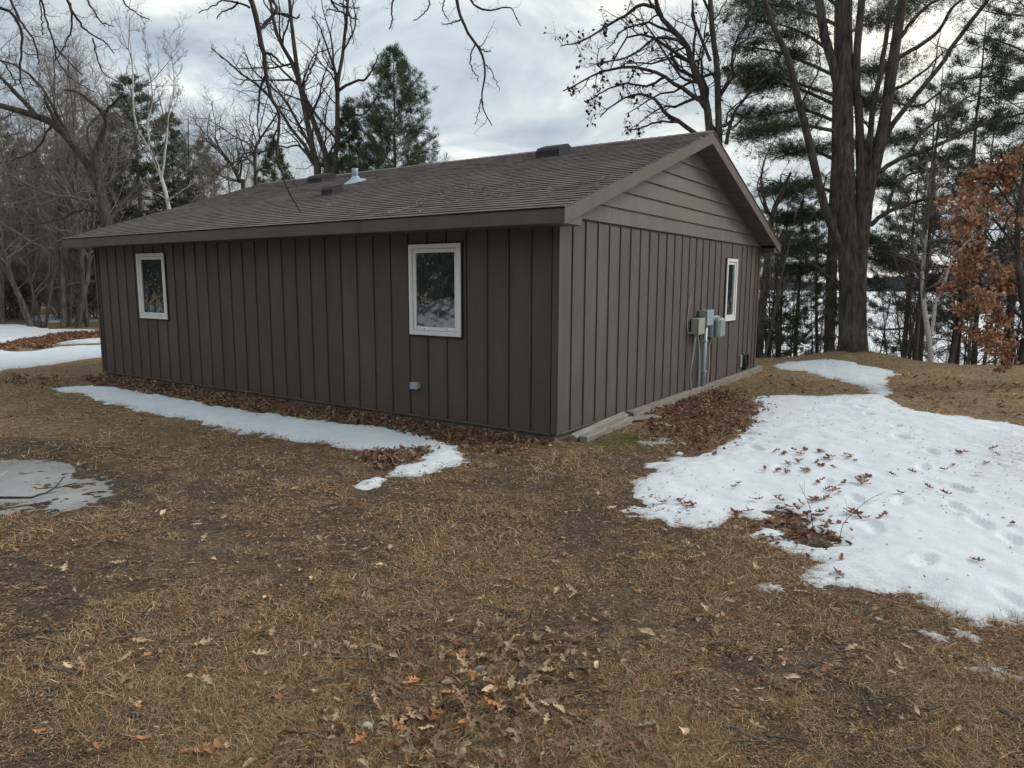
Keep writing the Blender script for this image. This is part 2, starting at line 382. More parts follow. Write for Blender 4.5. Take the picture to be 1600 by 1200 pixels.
L_FRONT = polyxy([(130, 592), (190, 586), (330, 610), (450, 630), (600, 650), (730, 668), (840, 682), (868, 694), (800, 706), (740, 708), (700, 692), (640, 678), (560, 664), (400, 645), (250, 618), (150, 604)])
L_FRONT2 = polyxy([(568, 710), (620, 704), (664, 704), (668, 714), (640, 730), (600, 742), (572, 730)])
L_GABLE = polyxy([(1000, 655), (1060, 628), (1110, 610), (1150, 613), (1180, 635), (1165, 655), (1140, 680), (1095, 705), (1060, 700), (1020, 672)])
L_HEAP = polyxy([(610, 1015), (760, 1000), (880, 1040), (900, 1120), (860, 1230), (560, 1235), (540, 1180), (600, 1100)])
L_FAR = polyxy([(6, 540), (60, 530), (90, 522), (165, 520), (200, 524), (165, 529), (100, 537), (70, 546), (30, 544)])
L_FAR2 = polyxy([(-60, 545), (0, 540), (40, 546), (10, 552), (-60, 552)])
SNOWS = [(S_FRONT, 0.05), (S_BIT, 0.05), (S_MAIN, 0.045), (S_FARB, 0.09), (S_FARA, 0.12), (S_FARD, 0.08), (S_FARC, 0.1)]
TREE_XY = pt(1336, 556, 16.6)[:2]

CR0 = np.array([-0.43, 10.19]); CRN = np.array([-0.378, 0.926])
def terr(x, y, micro=True):
    x = np.asarray(x, float); y = np.asarray(y, float)
    s = (x-CR0[0])*CRN[0]+(y-CR0[1])*CRN[1]-0.35
    lat = (x-CAM[0])*R0[0]+(y-CAM[1])*R0[1]
    side = sstep(-5, 3, lat)
    drop = np.where(s > 0, np.minimum(0.42*s*sstep(-0.3, 1.5, s), 5.5), 0)
    z = Z0+(fbm(x*0.35, y*0.35, 3, 5)-0.5)*0.10*sstep(0.3, 3.0, np.hypot(np.maximum(np.maximum(-10-x, x), 0), np.maximum(np.maximum(-y, y-8), 0)))
    if micro: z = z+(fbm(x*2.6, y*2.6, 4, 9)-0.5)*0.035
    z = z+0.26*np.exp(-((x-TREE_XY[0])**2+(y-TREE_XY[1])**2)/1.3)
    d = sdist(x, y, PUD); z = z-0.13*sstep(-0.5, 0.35, d)
    return z-drop*side
def mudz(x, y, s_):
    s2 = s_+(fbm(x*2.2, y*2.2, 3, 93)-.5)*.5
    return terr(x, y)+.012*sstep(-.65, -.4, s_)-.006+.10*sstep(-.5, .35, s_)+((fbm(x*6, y*6, 4, 79)-.5)*.05+(fbm(x*26, y*26, 3, 80)-.5)*.05)*sstep(-.6, -.1, s_)-.025*sstep(-.35, .3, s2), s2
def surf(x, y):
    x = np.atleast_1d(np.asarray(x, float)); y = np.atleast_1d(np.asarray(y, float)); s_ = sdist(x, y, PUD); return np.where(s_ > -.62, np.maximum(mudz(x, y, s_)[0], terr(x, y)), terr(x, y))
def snow_h(x, y, s, H):
    return (H*(1-np.exp(-np.maximum(s, 0)/0.22))+np.minimum(s, 0)*0.7)*(0.75+0.5*fbm(x*0.8, y*0.8, 3, 44))
def allsnow(x, y):
    b = np.full(x.shape, -1e9)
    for P, _ in SNOWS: b = np.maximum(b, sdist(x, y, P))
    return b
def edge_noise(x, y): return (fbm(x*3.0, y*3.0, 3, 31)-0.5)*0.30+(fbm(x*13, y*13, 4, 37)-0.5)*0.22

# ------------------------------------------------------------------ ground
def build_ground():
    r = [0.6]
    while r[-1] < 3200: r.append(r[-1]*(1.021 if r[-1] < 45 else 1.09))
    r = np.array(r); az0 = YAW
    az = np.concatenate([az0+np.radians(np.linspace(-46, 46, 330)), az0+np.radians(np.linspace(46, 314, 60))[1:-1]])
    Rr, A = np.meshgrid(r, az, indexing='ij'); X = CAM[0]+Rr*np.sin(A); Y = CAM[1]+Rr*np.cos(A)
    x, y = X.ravel(), Y.ravel(); z = terr(x, y)
    n, k = len(r), len(az); i = np.arange(n-1)[:, None]*k; j = np.arange(k)[None, :]; j2 = (j+1) % k
    Q = np.stack([i+j, i+k+j, i+k+j2, i+j2], -1).reshape(-1, 4)[:, ::-1]
    ctr = len(x); V = np.column_stack([x, y, z]); V = np.vstack([V, [CAM[0], CAM[1], Z0]])
    T = np.array([[ctr, a, (a+1) % k] for a in range(k)])
    d = np.hypot(V[:, 0]-CAM[0], V[:, 1]-CAM[1])
    straw = 0.05+0.65*sstep(6, 11, d)+0.6*(fbm(V[:, 0]*0.9, V[:, 1]*0.9, 3, 21)-0.5)
    g = lambda px, py, rr: np.exp(-((V[:, 0]-G(px, py)[0])**2+(V[:, 1]-G(px, py)[1])**2)/rr**2)
    moss = np.clip(g(985, 688, .33)+.8*g(950, 694, .25)+0.8*g(1060, 700, .25)+.55*g(1190, 610, .7)+.35*g(1060, 622, .5)+0.3*g(60, 610, 1.5), 0, 1)
    wet = .5*np.clip(sstep(-0.35, 0.2, sdist(V[:, 0], V[:, 1], PUD)), 0, 1)
    o = mk('ground', V, [Q, T[:, ::-1]], M_GROUND, None, True, np.column_stack([np.clip(straw, 0, 1), moss, wet]))
    tag(o, kind='structure')
build_ground()
lk = MB(); ang = np.linspace(0, 2*pi, 97)[:-1]; c = pt(1400, 452, 900); 
V = np.array([(c[0]+4000*math.cos(a), c[1]+4000*math.sin(a), -3.5) for a in ang]); lk.add(V, np.array([list(range(96))]))
tag(lk.build('frozen_lake', M_LAKE), kind='structure')
# far shore: a wooded ridge with a ragged top, about 620 m away
def far_shore():
    a = np.linspace(YAW-0.1, YAW+1.5, 700); V = []; n = len(a)
    dist = 560+60*fbm(a*6, a*0, 3, 3)
    h = 2.5+9*fbm(a*14, a*0+3, 3, 8)+3.5*fbm(a*160, a*0+1, 2, 12)
    cross = [(-25, -4.2, 0), (0, 0.55, 1), (14, 1.0, 1), (30, 0.95, 1), (120, -4.2, 0)]
    V = np.array([[CAM[0]+(dist+o)*np.sin(a), CAM[1]+(dist+o)*np.cos(a), (h*zz-3.5) if up else np.full(n, zz)] for o, zz, up in cross]).transpose(0, 2, 1).reshape(-1, 3)
    i = np.arange(len(cross)-1)[:, None]*n; j = np.arange(n-1)[None, :]
    Q = np.stack([i+j, i+j+1, i+n+j+1, i+n+j], -1).reshape(-1, 4)
    tag(mk('far_hills', V, Q, M_SHORE), kind='structure')
far_shore()

# ------------------------------------------------------------------ snow
FOOT = [(1316, 630, 0.5), (1345, 640, .5), (1356, 652, .6), (1400, 670, .6), (1407, 688, .7), (1454, 712, .7), (1442, 735, .8), (1500, 768, .9), (1498, 800, 1), (1579, 850, 1), (1442, 885, 1), (1342, 785, .8), (1365, 830, .8), (1408, 787, .6), (1577, 942, .6), (1130, 640, .4), (1165, 690, .6), (1180, 705, .6), (1530, 823, .7), (1290, 757, .6), (1220, 735, .5)]
def build_snow():
    for idx, (P, H) in enumerate(SNOWS):
        x0, y0 = P.min(0)-0.3; x1, y1 = P.max(0)+0.3
        x1 = min(x1, 9.5)
        near = idx in (0, 1, 2); res = 0.032 if near else 0.12
        if idx == 1: res = 0.02
        xs = np.arange(x0, x1, res); ys = np.arange(y0, y1, res); X, Y = np.meshgrid(xs, ys, indexing='ij'); x, y = X.ravel(), Y.ravel()
        s = sdist(x, y, P)+edge_noise(x, y)*(1.0 if near else 1.6)*(0.35 if idx == 1 else 1)
        if idx == 0: s = s+0.03
        if idx == 2:   # islands of leaves melt holes by the gable pile
            for q, rr in (((1225, 815), .20), ((1265, 845), .22)):
                g = G(*q); s = np.minimum(s, np.hypot((x-g[0]), (y-g[1])*0.8)-rr*0.6+edge_noise(x, y)*1.2)
        h = snow_h(x, y, s, H)
        h = h+((fbm(x*4, y*4, 3, 55)-0.5)*0.034+(fbm(x*13, y*13, 3, 56)-0.5)*0.016)*sstep(0, 0.2, s)
        dirt = 0.75*np.exp(-np.maximum(s, 0)/0.10)
        if idx == 2:
            ca, sa = math.cos(1.9), math.sin(1.9)
            for k, (px, py, dp) in enumerate(FOOT):
                g = G(px, py); a = 1.9+((k*37) % 10-5)*0.08; dx, dy = x-g[0], y-g[1]
                u = dx*math.cos(a)+dy*math.sin(a); v = -dx*math.sin(a)+dy*math.cos(a)
                e = (u/0.145)**2*(1+.8*(fbm(x*11, y*11, 2, 57)-.5))+(v/0.055)**2*(1+1.2*(fbm(x*9, y*9, 2, 58)-.5))
                h = h-0.042*dp*np.exp(-e**3)+0.012*dp*np.exp(-((np.sqrt(e)-1.35)/0.3)**2)
            g = G(1600, 720); dirt = dirt+0.9*np.exp(-((x-g[0]-.3)**2/0.5+(y-g[1])**2/1.2))
        h = np.where(s > .12, np.maximum(h, .010), h); z = terr(x, y, False)+h
        nx, ny = len(xs), len(ys); i = np.arange(nx-1)[:, None]*ny; j = np.arange(ny-1)[None, :]
        Q = np.stack([i+j, i+ny+j, i+ny+j+1, i+j+1], -1).reshape(-1, 4)
        keep = (s[Q] > -res*2.0).any(1); Q = Q[keep]
        used = np.unique(Q); mp = np.zeros(len(x), np.int64); mp[used] = np.arange(len(used))
        tag(mk('snow_patch', np.column_stack([x, y, z])[used], mp[Q], M_SNOW, None, True, np.clip(dirt, 0, 1)[used]), kind='structure')
    bits = [(1205, 923, .06), (1553, 1047, .09), (1190, 926, .04), (752, 1057, 0.0), (1050, 690, .2), (1100, 632, .16), (1110, 665, .1), (1035, 662, .1), (1010, 692, .12), (1505, 992, .06), (1462, 994, .05)]
    mb = MB(); 
    for px, py, r in bits:
        if r == 0: continue
        g = G(px, py); k = 28
        for ring in range(1):
            a = np.arange(k)*2*pi/k; rr = r*(0.3+1.2*rng.random(k)); 
            o = np.column_stack([g[0]+rr*1.3*np.cos(a), g[1]+rr*np.sin(a)]); zo = terr(o[:, 0], o[:, 1])-0.004
            mi = np.column_stack([g[0]+rr*1.0*np.cos(a), g[1]+rr*.75*np.sin(a)]); zm = terr(mi[:, 0], mi[:, 1])+0.004
            V = np.vstack([np.column_stack([o, zo]), np.column_stack([mi, zm]), [[g[0], g[1], float(terr(g[0], g[1]))+0.010]]])
            n0 = mb.n; mb.add(V, np.array([[i, (i+1) % k, k+(i+1) % k, k+i] for i in range(k)])); mb.f.append(np.array([[k+i, k+(i+1) % k, 2*k] for i in range(k)])+n0)
    tag(mb.build('snow_scraps', M_SNOW, None, True, np.full(mb.n, 0.6)), kind='stuff')
build_snow()
def build_puddle():
    def grid(res, pad):
        xs = np.arange(max(PUD[:, 0].min()-pad, -8), PUD[:, 0].max()+pad, res); ys = np.arange(PUD[:, 1].min()-pad, PUD[:, 1].max()+pad, res)
        X, Y = np.meshgrid(xs, ys, indexing='ij'); x, y = X.ravel(), Y.ravel(); n = len(ys); i = np.arange(len(xs)-1)[:, None]*n; j = np.arange(n-1)[None, :]
        return x, y, np.stack([i+j, i+n+j, i+n+j+1, i+j+1], -1).reshape(-1, 4), sdist(x, y, PUD)
    x, y, Q, s_ = grid(.034, .7); z, s2 = mudz(x, y, s_)
    keep = (s_[Q] > -.62).any(1)
    tag(mk('wet_mud', np.column_stack([x, y, z]), Q[keep], M_GROUND, None, True, np.column_stack([np.full(len(x), .15), x*0, np.clip(sstep(-.35, .15, s2), 0, 1)*.55])), kind='structure')
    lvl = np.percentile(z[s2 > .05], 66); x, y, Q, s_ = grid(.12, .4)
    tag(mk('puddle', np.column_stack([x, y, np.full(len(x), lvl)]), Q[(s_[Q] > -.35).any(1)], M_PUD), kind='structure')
build_puddle()

# ------------------------------------------------------------------ cabin
LX, LY, H, H2, EZ, OX, OY = 9.95, 7.9155, 2.33, 2.42, 2.455, 0.315, 0.42
YR = LY/2; SL = (3.925-EZ)/(YR+OY)
def ztop(y): return EZ+SL*((y if y < YR else LY-y)+OY)
cab = empty('cabin', (0, 0, 0), 'low brown board sided cabin with shingled gable roof and small white windows', 'cabin')
def loc_panel(name, w, z0, z1, axis, a, parent, rib=True, wid=None):
    """one vertical pan of siding, its standing rib at the far end; axis 'x': on the front wall, 'y': on the gable wall"""
    key = (round(w, 3), round(z0, 3), round(z1, 3), axis, rib)
    if key not in PCACHE:
        prof = [(0.0, -0.012), (0.0, 0.0), (w*0.5, 0.0015)]
        if rib: prof += [(w-0.028, 0.0), (w-0.025, 0.016), (w-0.013, 0.016), (w-0.011, -0.012)]
        else: prof += [(w-0.001, 0.0), (w-0.001, -0.012)]
        if axis == 'x': P = [[(u, -d, z) for u, d in prof] for z in (z0, z1)]
        else: P = [[(d, u, z) for u, d in prof] for z in (z0, z1)]
        mb = MB(); n = len(prof)
        mb.add(P[0]+P[1], np.array([[i, i+1, n+i+1, n+i] for i in range(n-1)]) if axis == 'x' else np.array([[i+1, i, n+i, n+i+1] for i in range(n-1)][::-1]))
        mb.f.append(np.array([list(range(n))]) + 0); mb.f.append(np.array([list(range(n, 2*n))]))
        o = mb.build('siding_panel', M_SID, parent); PCACHE[key] = o.data
    else:
        o = bpy.data.objects.new('siding_panel', PCACHE[key]); COL.objects.link(o); o.parent = parent
    o.location = (a, -0.012, 0) if axis == 'x' else (0.012, a, 0)
    return o
PCACHE = {}
WF = [(-2.145, -1.32, 1.045, 2.165), (-8.49, -7.63, 1.058, 2.175)]
WG = (5.79, 6.39, 1.03, 2.135)
front = MB().box(-LX, -0.004, 0.002, 0.10, 0.0, 2.53).build('front_wall', M_DARK, cab)
gable = MB().prism([(-0.1, 0.10, 0), (-0.1, LY, 0), (-0.1, LY, ztop(LY)-0.2), (-0.1, YR, ztop(YR)-.2), (-0.1, 0.10, ztop(0.1)-.2)], [(-0.002, 0.10, 0), (-0.002, LY, 0), (-0.002, LY, ztop(LY)-.2), (-0.002, YR, ztop(YR)-.2), (-0.002, 0.1, ztop(.1)-.2)]).build('gable_wall', M_DARK, cab)
MB().box(-LX, 0, LY-.1, LY, 0, 2.53).build('back_wall', M_SID, cab); MB().box(-LX-.012, -LX+.1, -.01, LY-.1, 0, 2.5).build('end_wall', M_SID, cab)
MB().box(-LX+0.02, -0.015, 0.012, LY-0.02, -0.35, 0.0).build('foundation', M_CONC, cab)
def cut_panels(edges, wins, z0, z1, axis, parent):
    for a, b in zip(edges[:-1], edges[1:]):
        segs = [(a, b, z0, z1)]
        for (wa, wb, wz0, wz1) in wins:
            new = []
            for (p, q, u, v) in segs:
                if q <= wa or p >= wb or u > 0.2 and u >= wz1: new.append((p, q, u, v)); continue
                if p < wa: new.append((p, wa, u, v))
                if q > wb: new.append((wb, q, u, v))
                i, k = max(p, wa), min(q, wb)
                if k-i > 0.015: new += [(i, k, u, wz0), (i, k, wz1, v)]
            segs = new
        for (p, q, u, v) in segs:
            if q-p > 0.012: loc_panel('siding_panel', q-p, u, v, axis, p, parent, abs(q-b) < 1e-6 and q-p > 0.05)
ed = [-LX]+[x for x in (-0.63-0.3065*k for k in range(31, -1, -1)) if x > -LX+0.1]+[-0.325, -0.055]
cut_panels(ed, WF, 0.012, 2.305, 'x', front)
eg = [0.055]+[0.31+0.3065*k for k in range(25) if 0.31+0.3065*k < LY-0.1]+[LY-0.05]
cut_panels(eg, [WG], 0.012, H2, 'y', gable)
for nm, bx, pa in (('corner_trim', (-0.055, 0.016, -0.030, -0.012, 0.0, 2.305), front), ('corner_trim', (0.0165, 0.032, -0.030, 0.055, 0.0, 2.43), gable),
                   ('corner_trim', (0.0125, 0.032, LY-0.05, LY+0.02, 0.0, 2.42), gable), ('corner_trim', (-LX-.02, -LX+.03, -0.034, -0.0125, 0, 2.305), front),
                   ('base_trim', (-LX, -0.056, -0.040, -0.0125, -0.012, 0.011), front), ('base_trim', (0.0125, 0.038, 0.056, LY-.05, -0.012, 0.011), gable)):
    MB().bbox(*bx, b=0.003).build(nm, M_SID, pa)
# lap boards in the gable triangle
def yl(z): return (z+0.165-EZ)/SL-OY            # where the soffit line stands at height z
zl = [H2, 2.62, 2.828, 3.038, 3.245, 3.455, 3.66]; cutat = {0: (1.25, 5.2), 1: (4.55,), 2: (2.25,), 3: (3.3,), 4: (), 5: ()}
for k in range(len(zl)-1):
    za, zb = zl[k], zl[k+1]+0.012
    ya, yb = max(yl(za), 0.058), max(yl(zb), 0.03); pieces = [ya]+list(cutat[k])+[LY-ya]
    for n_, (p, q) in enumerate(zip(pieces[:-1], pieces[1:])):
        g = 0.0015
        pb, qb = (p if n_ else ya)+g*bool(n_), (q if n_ < len(pieces)-2 else LY-ya)-g*(n_ < len(pieces)-2)
        pt_, qt = (pb if n_ else yb), (qb if n_ < len(pieces)-2 else LY-yb)
        MB().prism([(0.0, pb, za), (0.0, qb, za), (0.0, qt, zb), (0.0, pt_, zb)], [(0.040, pb, za), (0.040, qb, za), (0.014, qt, zb), (0.014, pt_, zb)]).build('lap_board', M_LAP, gable)
MB().bbox(0.0, 0.030, 0.02, LY-.02, H2-0.016, H2-0.001).build('gable_flashing', M_DARK, gable)
# roof
rx0, rx1 = -LX-OX, OX
def slab(y0, y1, t, x0=rx0+.02, x1=rx1-.02, up=0.0):
    a = [(x0, y0, ztop(y0)+up), (x0, y1, ztop(y1)+up if y1 != YR else ztop(YR)+up), (x0, y1, ztop(y1)+up-t), (x0, y0, ztop(y0)+up-t)]
    return a, [(x1, y, z) for _, y, z in a]
mb = MB()
for y0, y1 in ((-OY+.02, YR), (LY+OY-.02, YR)): mb.prism(*slab(y0, y1, 0.03))
roof = mb.build('roof', M_DARK, cab)
sof = MB()
for y0, y1 in ((0.0, YR), (LY, YR)):                                    # sloped soffit boards under the gable overhang
    n = 20
    for k in range(n):
        ya, yb_ = y0+(y1-y0)*k/n, y0+(y1-y0)*(k+.93)/n
        sof.prism([(0.0, ya, ztop(ya)-.163), (0.0, yb_, ztop(yb_)-.163), (0.0, yb_, ztop(yb_)-.15), (0.0, ya, ztop(ya)-.15)], [(OX-.024, ya, ztop(ya)-.163), (OX-.024, yb_, ztop(yb_)-.163), (OX-.024, yb_, ztop(yb_)-.15), (OX-.024, ya, ztop(ya)-.15)])
sof.build('gable_soffit', M_SOF, cab)
MB().box(rx0+.03, OX-.03, -OY+.022, -.014, 2.306, 2.325).build('eave_soffit', M_SOF, cab); MB().box(rx0+.03, OX-.03, LY+.014, LY+OY-.022, 2.306, 2.325).build('eave_soffit', M_SOF, cab)
MB().bbox(rx0, OX-.026, -OY, -OY+.02, 2.302, EZ-.004).build('fascia_board', M_TRIM, cab)
MB().bbox(rx0, OX-.026, LY+OY-.02, LY+OY, 2.302, EZ-.004).build('fascia_board', M_TRIM, cab)
def rake(x0, x1, ys, side):
    for (ya, yb_) in zip(ys[:-1], ys[1:]):
        e = 0.0012; ya2, yb2 = ya+e, yb_-e; hh = 0.165
        MB().prism([(x0, ya2, ztop(ya2)-hh), (x0, yb2, ztop(yb2)-hh), (x0, yb2, ztop(yb2)-.004), (x0, ya2, ztop(ya2)-.004)], [(x1, ya2, ztop(ya2)-hh), (x1, yb2, ztop(yb2)-hh), (x1, yb2, ztop(yb2)-.004), (x1, ya2, ztop(ya2)-.004)]).build('rake_board', M_TRIM, cab)
rake(OX-.024, OX, [-OY, 2.42, YR, LY+OY], 1); rake(rx0, rx0+.024, [-OY, YR, LY+OY], 0)
MB().bbox(0.034, OX-.026, -OY+.021, 0.0, 2.30, 2.40).build('eave_return', M_TRIM, cab); MB().bbox(0.034, OX-.026, LY+.0, LY+OY-.021, 2.30, 2.40).build('eave_return', M_SOF, cab)
# shingles, laid course by course
nx_, nz_ = math.cos(math.atan(SL)), math.sin(math.atan(SL)); SLEN = (YR+OY)/nx_
EXPO = 0.128; ncourse = int(round(SLEN/EXPO)); EXPO = SLEN/ncourse
def shingle_geo(w, th):                                                  # in slope frame: u along the eave, v up the slope, n off the deck
    return np.array([(0, 0, 0), (w, 0, 0), (w, EXPO*1.04, -.002), (0, EXPO*1.04, -.002), (0.001, 0, th), (w-.001, 0, th), (w, EXPO*1.04, 0.0015), (0, EXPO*1.04, 0.0015)]), QB
spots = []
for cidx in range(ncourse):
    v = cidx*EXPO-0.012; x = rx0-0.012-rng.random()*0.25
    while x < rx1+.012:
        wv = random.choice([0.17, 0.24, 0.30, 0.33]); a, b = max(x, rx0-.012), min(x+wv, rx1+.014)
        if b-a > 0.03: spots.append((a, v, b-a-0.004, random.choice([0.010, 0.011, 0.0125])))
        x += wv
def slope_pt(a, v): return np.array([a, -OY+v*nx_, EZ+v*nz_+0.004])
spots.sort(key=lambda q: np.linalg.norm(slope_pt(q[0], q[1])-CAM))
ROT = Matrix.Rotation(math.atan(SL), 4, 'X'); scache = {}
for a, v, wv, th in spots[:300]:
    key = (round(wv, 2), th)
    if key not in scache:
        o = MB().add(*shingle_geo(key[0], th)).build('shingle', M_SHIN, roof, False, np.zeros(8)); scache[key] = o.data; o.data.materials.append(M_BUTTSHADE); o.data.polygons[2].material_index = 1
    else:
        o = bpy.data.objects.new('shingle', scache[key]); COL.objects.link(o); o.parent = roof
    o.location = slope_pt(a, v); o.rotation_euler = (math.atan(SL), 0, 0)
mb = MB(); tn = []
for a, v, wv, th in spots[300:]:
    g, q = shingle_geo(wv, th); b = slope_pt(a, v)
    mb.add(np.column_stack([b[0]+g[:, 0], b[1]+g[:, 1]*nx_-g[:, 2]*nz_, b[2]+g[:, 1]*nz_+g[:, 2]*nx_]), q); tn += [random.random()]*8
for cidx in range(ncourse):                                              # far slope
    v = cidx*EXPO-.012; b = slope_pt(rx0-.012, v); g, q = shingle_geo(rx1-rx0+.026, .011)
    mb.add(np.column_stack([b[0]+g[:, 0], LY-(b[1]+g[:, 1]*nx_-g[:, 2]*nz_), b[2]+g[:, 1]*nz_+g[:, 2]*nx_]), q[:, ::-1]); tn += [random.random()]*8
o = tag(mb.build('shingle_courses', M_SHIN, roof, False, np.array(tn)), kind='stuff'); o.data.materials.append(M_BUTTSHADE)
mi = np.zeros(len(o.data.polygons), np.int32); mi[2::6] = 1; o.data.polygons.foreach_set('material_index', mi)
mb = MB(); x = rx0; tn = []
while x < rx1-.05:                                                       # ridge caps
    zr = ztop(YR)+.012; w2 = min(.16, rx1+.014-x); t0 = 0.012
    P = [(x, YR-.14, zr-.14*SL-.004), (x, YR, zr), (x, YR+.14, zr-.14*SL-.004), (x, YR+.14, zr-.14*SL+t0), (x, YR, zr+t0+.004), (x, YR-.14, zr-.14*SL+t0)]
    mb.prism(P, [(x+w2-.002, y, z+(-.006)) for _, y, z in P]); tn += [random.random()]*12; x += .145
mb.build('ridge_cap', M_SHIN, roof, False, np.array(tn))
# roof vents and flue
def roof_vent(x, y, w_, d_, h_, nm='roof_vent'):
    z = ztop(y); r = MB(); sl = SL
    P = [(-d_/2, 0.0), (d_/2, 0.0), (d_/2, h_*.55), (d_/2-.10*d_/.4, h_), (-d_/2+.05, h_*1.02), (-d_/2, h_*.75)]
    A = [(x-w_/2, y+u, z+sl*u+n) for u, n in P]; B = [(x+w_/2, q[1], q[2]) for q in A]
    e = r.prism(A, B).build(nm, M_VENT, roof)
    MB().prism([(x-w_/2-.06, y-d_/2-.06, z+sl*(-d_/2-.06)+.012), (x-w_/2-.06, y+d_/2+.05, z+sl*(d_/2+.05)+.012), (x-w_/2-.06, y+d_/2+.05, z+sl*(d_/2+.05)+.02), (x-w_/2-.06, y-d_/2-.06, z+sl*(-d_/2-.06)+.02)], [(x+w_/2+.06, y-d_/2-.06, z+sl*(-d_/2-.06)+.012), (x+w_/2+.06, y+d_/2+.05, z+sl*(d_/2+.05)+.012), (x+w_/2+.06, y+d_/2+.05, z+sl*(d_/2+.05)+.02), (x+w_/2+.06, y-d_/2-.06, z+sl*(-d_/2-.06)+.02)]).build('vent_flange', M_VENT, roof)
roof_vent(-7.62, 3.42, .44, .38, .13); roof_vent(-2.12, 3.42, .43, .38, .14); roof_vent(-5.46, 1.75, .26, .26, .13)
fx, fy = -5.92, 2.72; fz = ztop(fy)
flue = MB().tube([(fx, fy, fz-.02), (fx, fy, fz+.20), (fx, fy, fz+.335)], .058, 20).build('flue_pipe', M_GALV, roof, True)
MB().tube([(fx, fy, fz+.25), (fx, fy, fz+.38)], .063, 20).build('flue_top', M_VENT, roof, True)
mb = MB(); k = 20; ang = np.arange(k)*2*pi/k
for r_, h_ in ((.245, .018), (.225, .028), (.105, .10), (.072, .17)):
    pass
V = []; rings = [(.20, .013), (.18, .026), (.09, .065), (.061, .11)]
for r_, h_ in rings:
    for a in ang: V.append((fx+r_*math.cos(a), fy+r_*math.sin(a), fz+h_+SL*r_*math.sin(a)*(1 if r_ > .15 else .5)))
Q = [[i*k+j, i*k+(j+1) % k, (i+1)*k+(j+1) % k, (i+1)*k+j] for i in range(3) for j in range(k)]
mb.add(V, Q).build('flue_flashing', M_GALV, roof, True)
# windows
def window(axis, a0, a1, z0, z1, lab):
    f = lambda b0, b1, d0, d1, za, zb: (b0, b1, -d1, -d0, za, zb) if axis == 'x' else (d0, d1, b0, b1, za, zb)
    pr = 0.05; fw = .055
    fr = MB()
    for q in ((a0, a0+fw, z0, z1), (a1-fw, a1, z0, z1), (a0+fw, a1-fw, z0, z0+fw), (a0+fw, a1-fw, z1-fw, z1)): fr.bbox(*f(q[0], q[1], 0.0, pr, q[2], q[3]), b=.004)
    fr = fr.build('window', M_WHITE, cab); fr['label'] = lab
    b0, b1, c0, c1 = a0+fw, a1-fw, z0+fw, z1-fw; sw = .05
    sh = MB()
    for q in ((b0+.004, b0+sw, c0+.004, c1-.004), (b1-sw, b1-.004, c0+.004, c1-.004), (b0+sw, b1-sw, c0+.004, c0+sw), (b0+sw, b1-sw, c1-sw, c1-.004)): sh.bbox(*f(q[0], q[1], 0.0, .032, q[2], q[3]), b=.005)
    sh.build('sash', M_WHITE, fr)
    MB().box(*f(b0+sw-.01, b1-sw+.01, .004, .014, c0+sw-.01, c1-sw+.01)).build('pane', M_GLASS, fr)
    dk = MB(); 
    for q in ((a0-.014, a0-.001, z0-.018, z1+.014), (a1+.001, a1+.018, z0-.018, z1+.014), (a0-.001, a1+.001, z0-.018, z0-.001), (a0-.001, a1+.001, z1+.001, z1+.014)): dk.box(*f(q[0], q[1], .0, .035, q[2], q[3]))
    dk.build('window_trim', M_DARK, fr)
    for q in (.22, .8): MB().bbox(*f(b0+sw+q*(b1-b0-2*sw)-.012, b0+sw+q*(b1-b0-2*sw)+.012, .033, .038, c0+.02, c0+.032)).build('weep_hole', M_GREY, fr)
window('x', *WF[0], 'white framed window near the corner of the front wall'); window('x', *WF[1], 'white framed window near the far end of the front wall'); window('y', *WG, 'narrow looking white window in the gable wall')
# outlet box on the front wall
ob = MB().bbox(-2.115, -1.995, -.075, -.013, .355, .435, b=.008).build('outlet_box', M_GREY, cab)
MB().bbox(-2.12, -1.99, -.088, -.0755, .35, .44, b=.006).build('outlet_cover', M_GALV, ob)
# service entrance on the gable wall
cnd = MB().tube([(.10, 4.60, -.2), (.10, 4.60, .45), (.10, 4.60, 1.05)], .036, 14).build('conduit', M_GALV, cab, True)
for z in (.25, .75): MB().bbox(.03, .14, 4.555, 4.645, z, z+.03).build('conduit_strap', M_GALV, cnd)
jb = MB().bbox(.030, .165, 4.45, 4.75, 1.03, 1.27, b=.008).build('junction_box', M_GREY2, cab); MB().bbox(.166, .178, 4.445, 4.755, 1.025, 1.275, b=.004).build('box_cover', M_GALV, jb)
pb_ = MB().bbox(.030, .15, 4.10, 4.38, .90, 1.15, b=.014).build('phone_box', M_BEIGE, cab); MB().bbox(.151, .166, 4.095, 4.385, .895, 1.155, b=.008).build('box_cover', M_BEIGE, pb_)
for y in (4.17, 4.26): MB().tube([(.09, y, .86), (.09, y, .905)], .02, 10).build('cable_gland', M_GREY, pb_)
mt = MB().bbox(.030, .14, 4.86, 5.22, .80, 1.16, b=.02).build('meter_box', M_GREY2, cab); MB().bbox(.141, .25, 4.88, 5.20, .79, 1.13, b=.04).build('box_cover', M_GREY2, mt)
MB().box(.026, .030, 4.84, 5.24, .78, 1.18).build('backing_plate', M_DARK, mt)
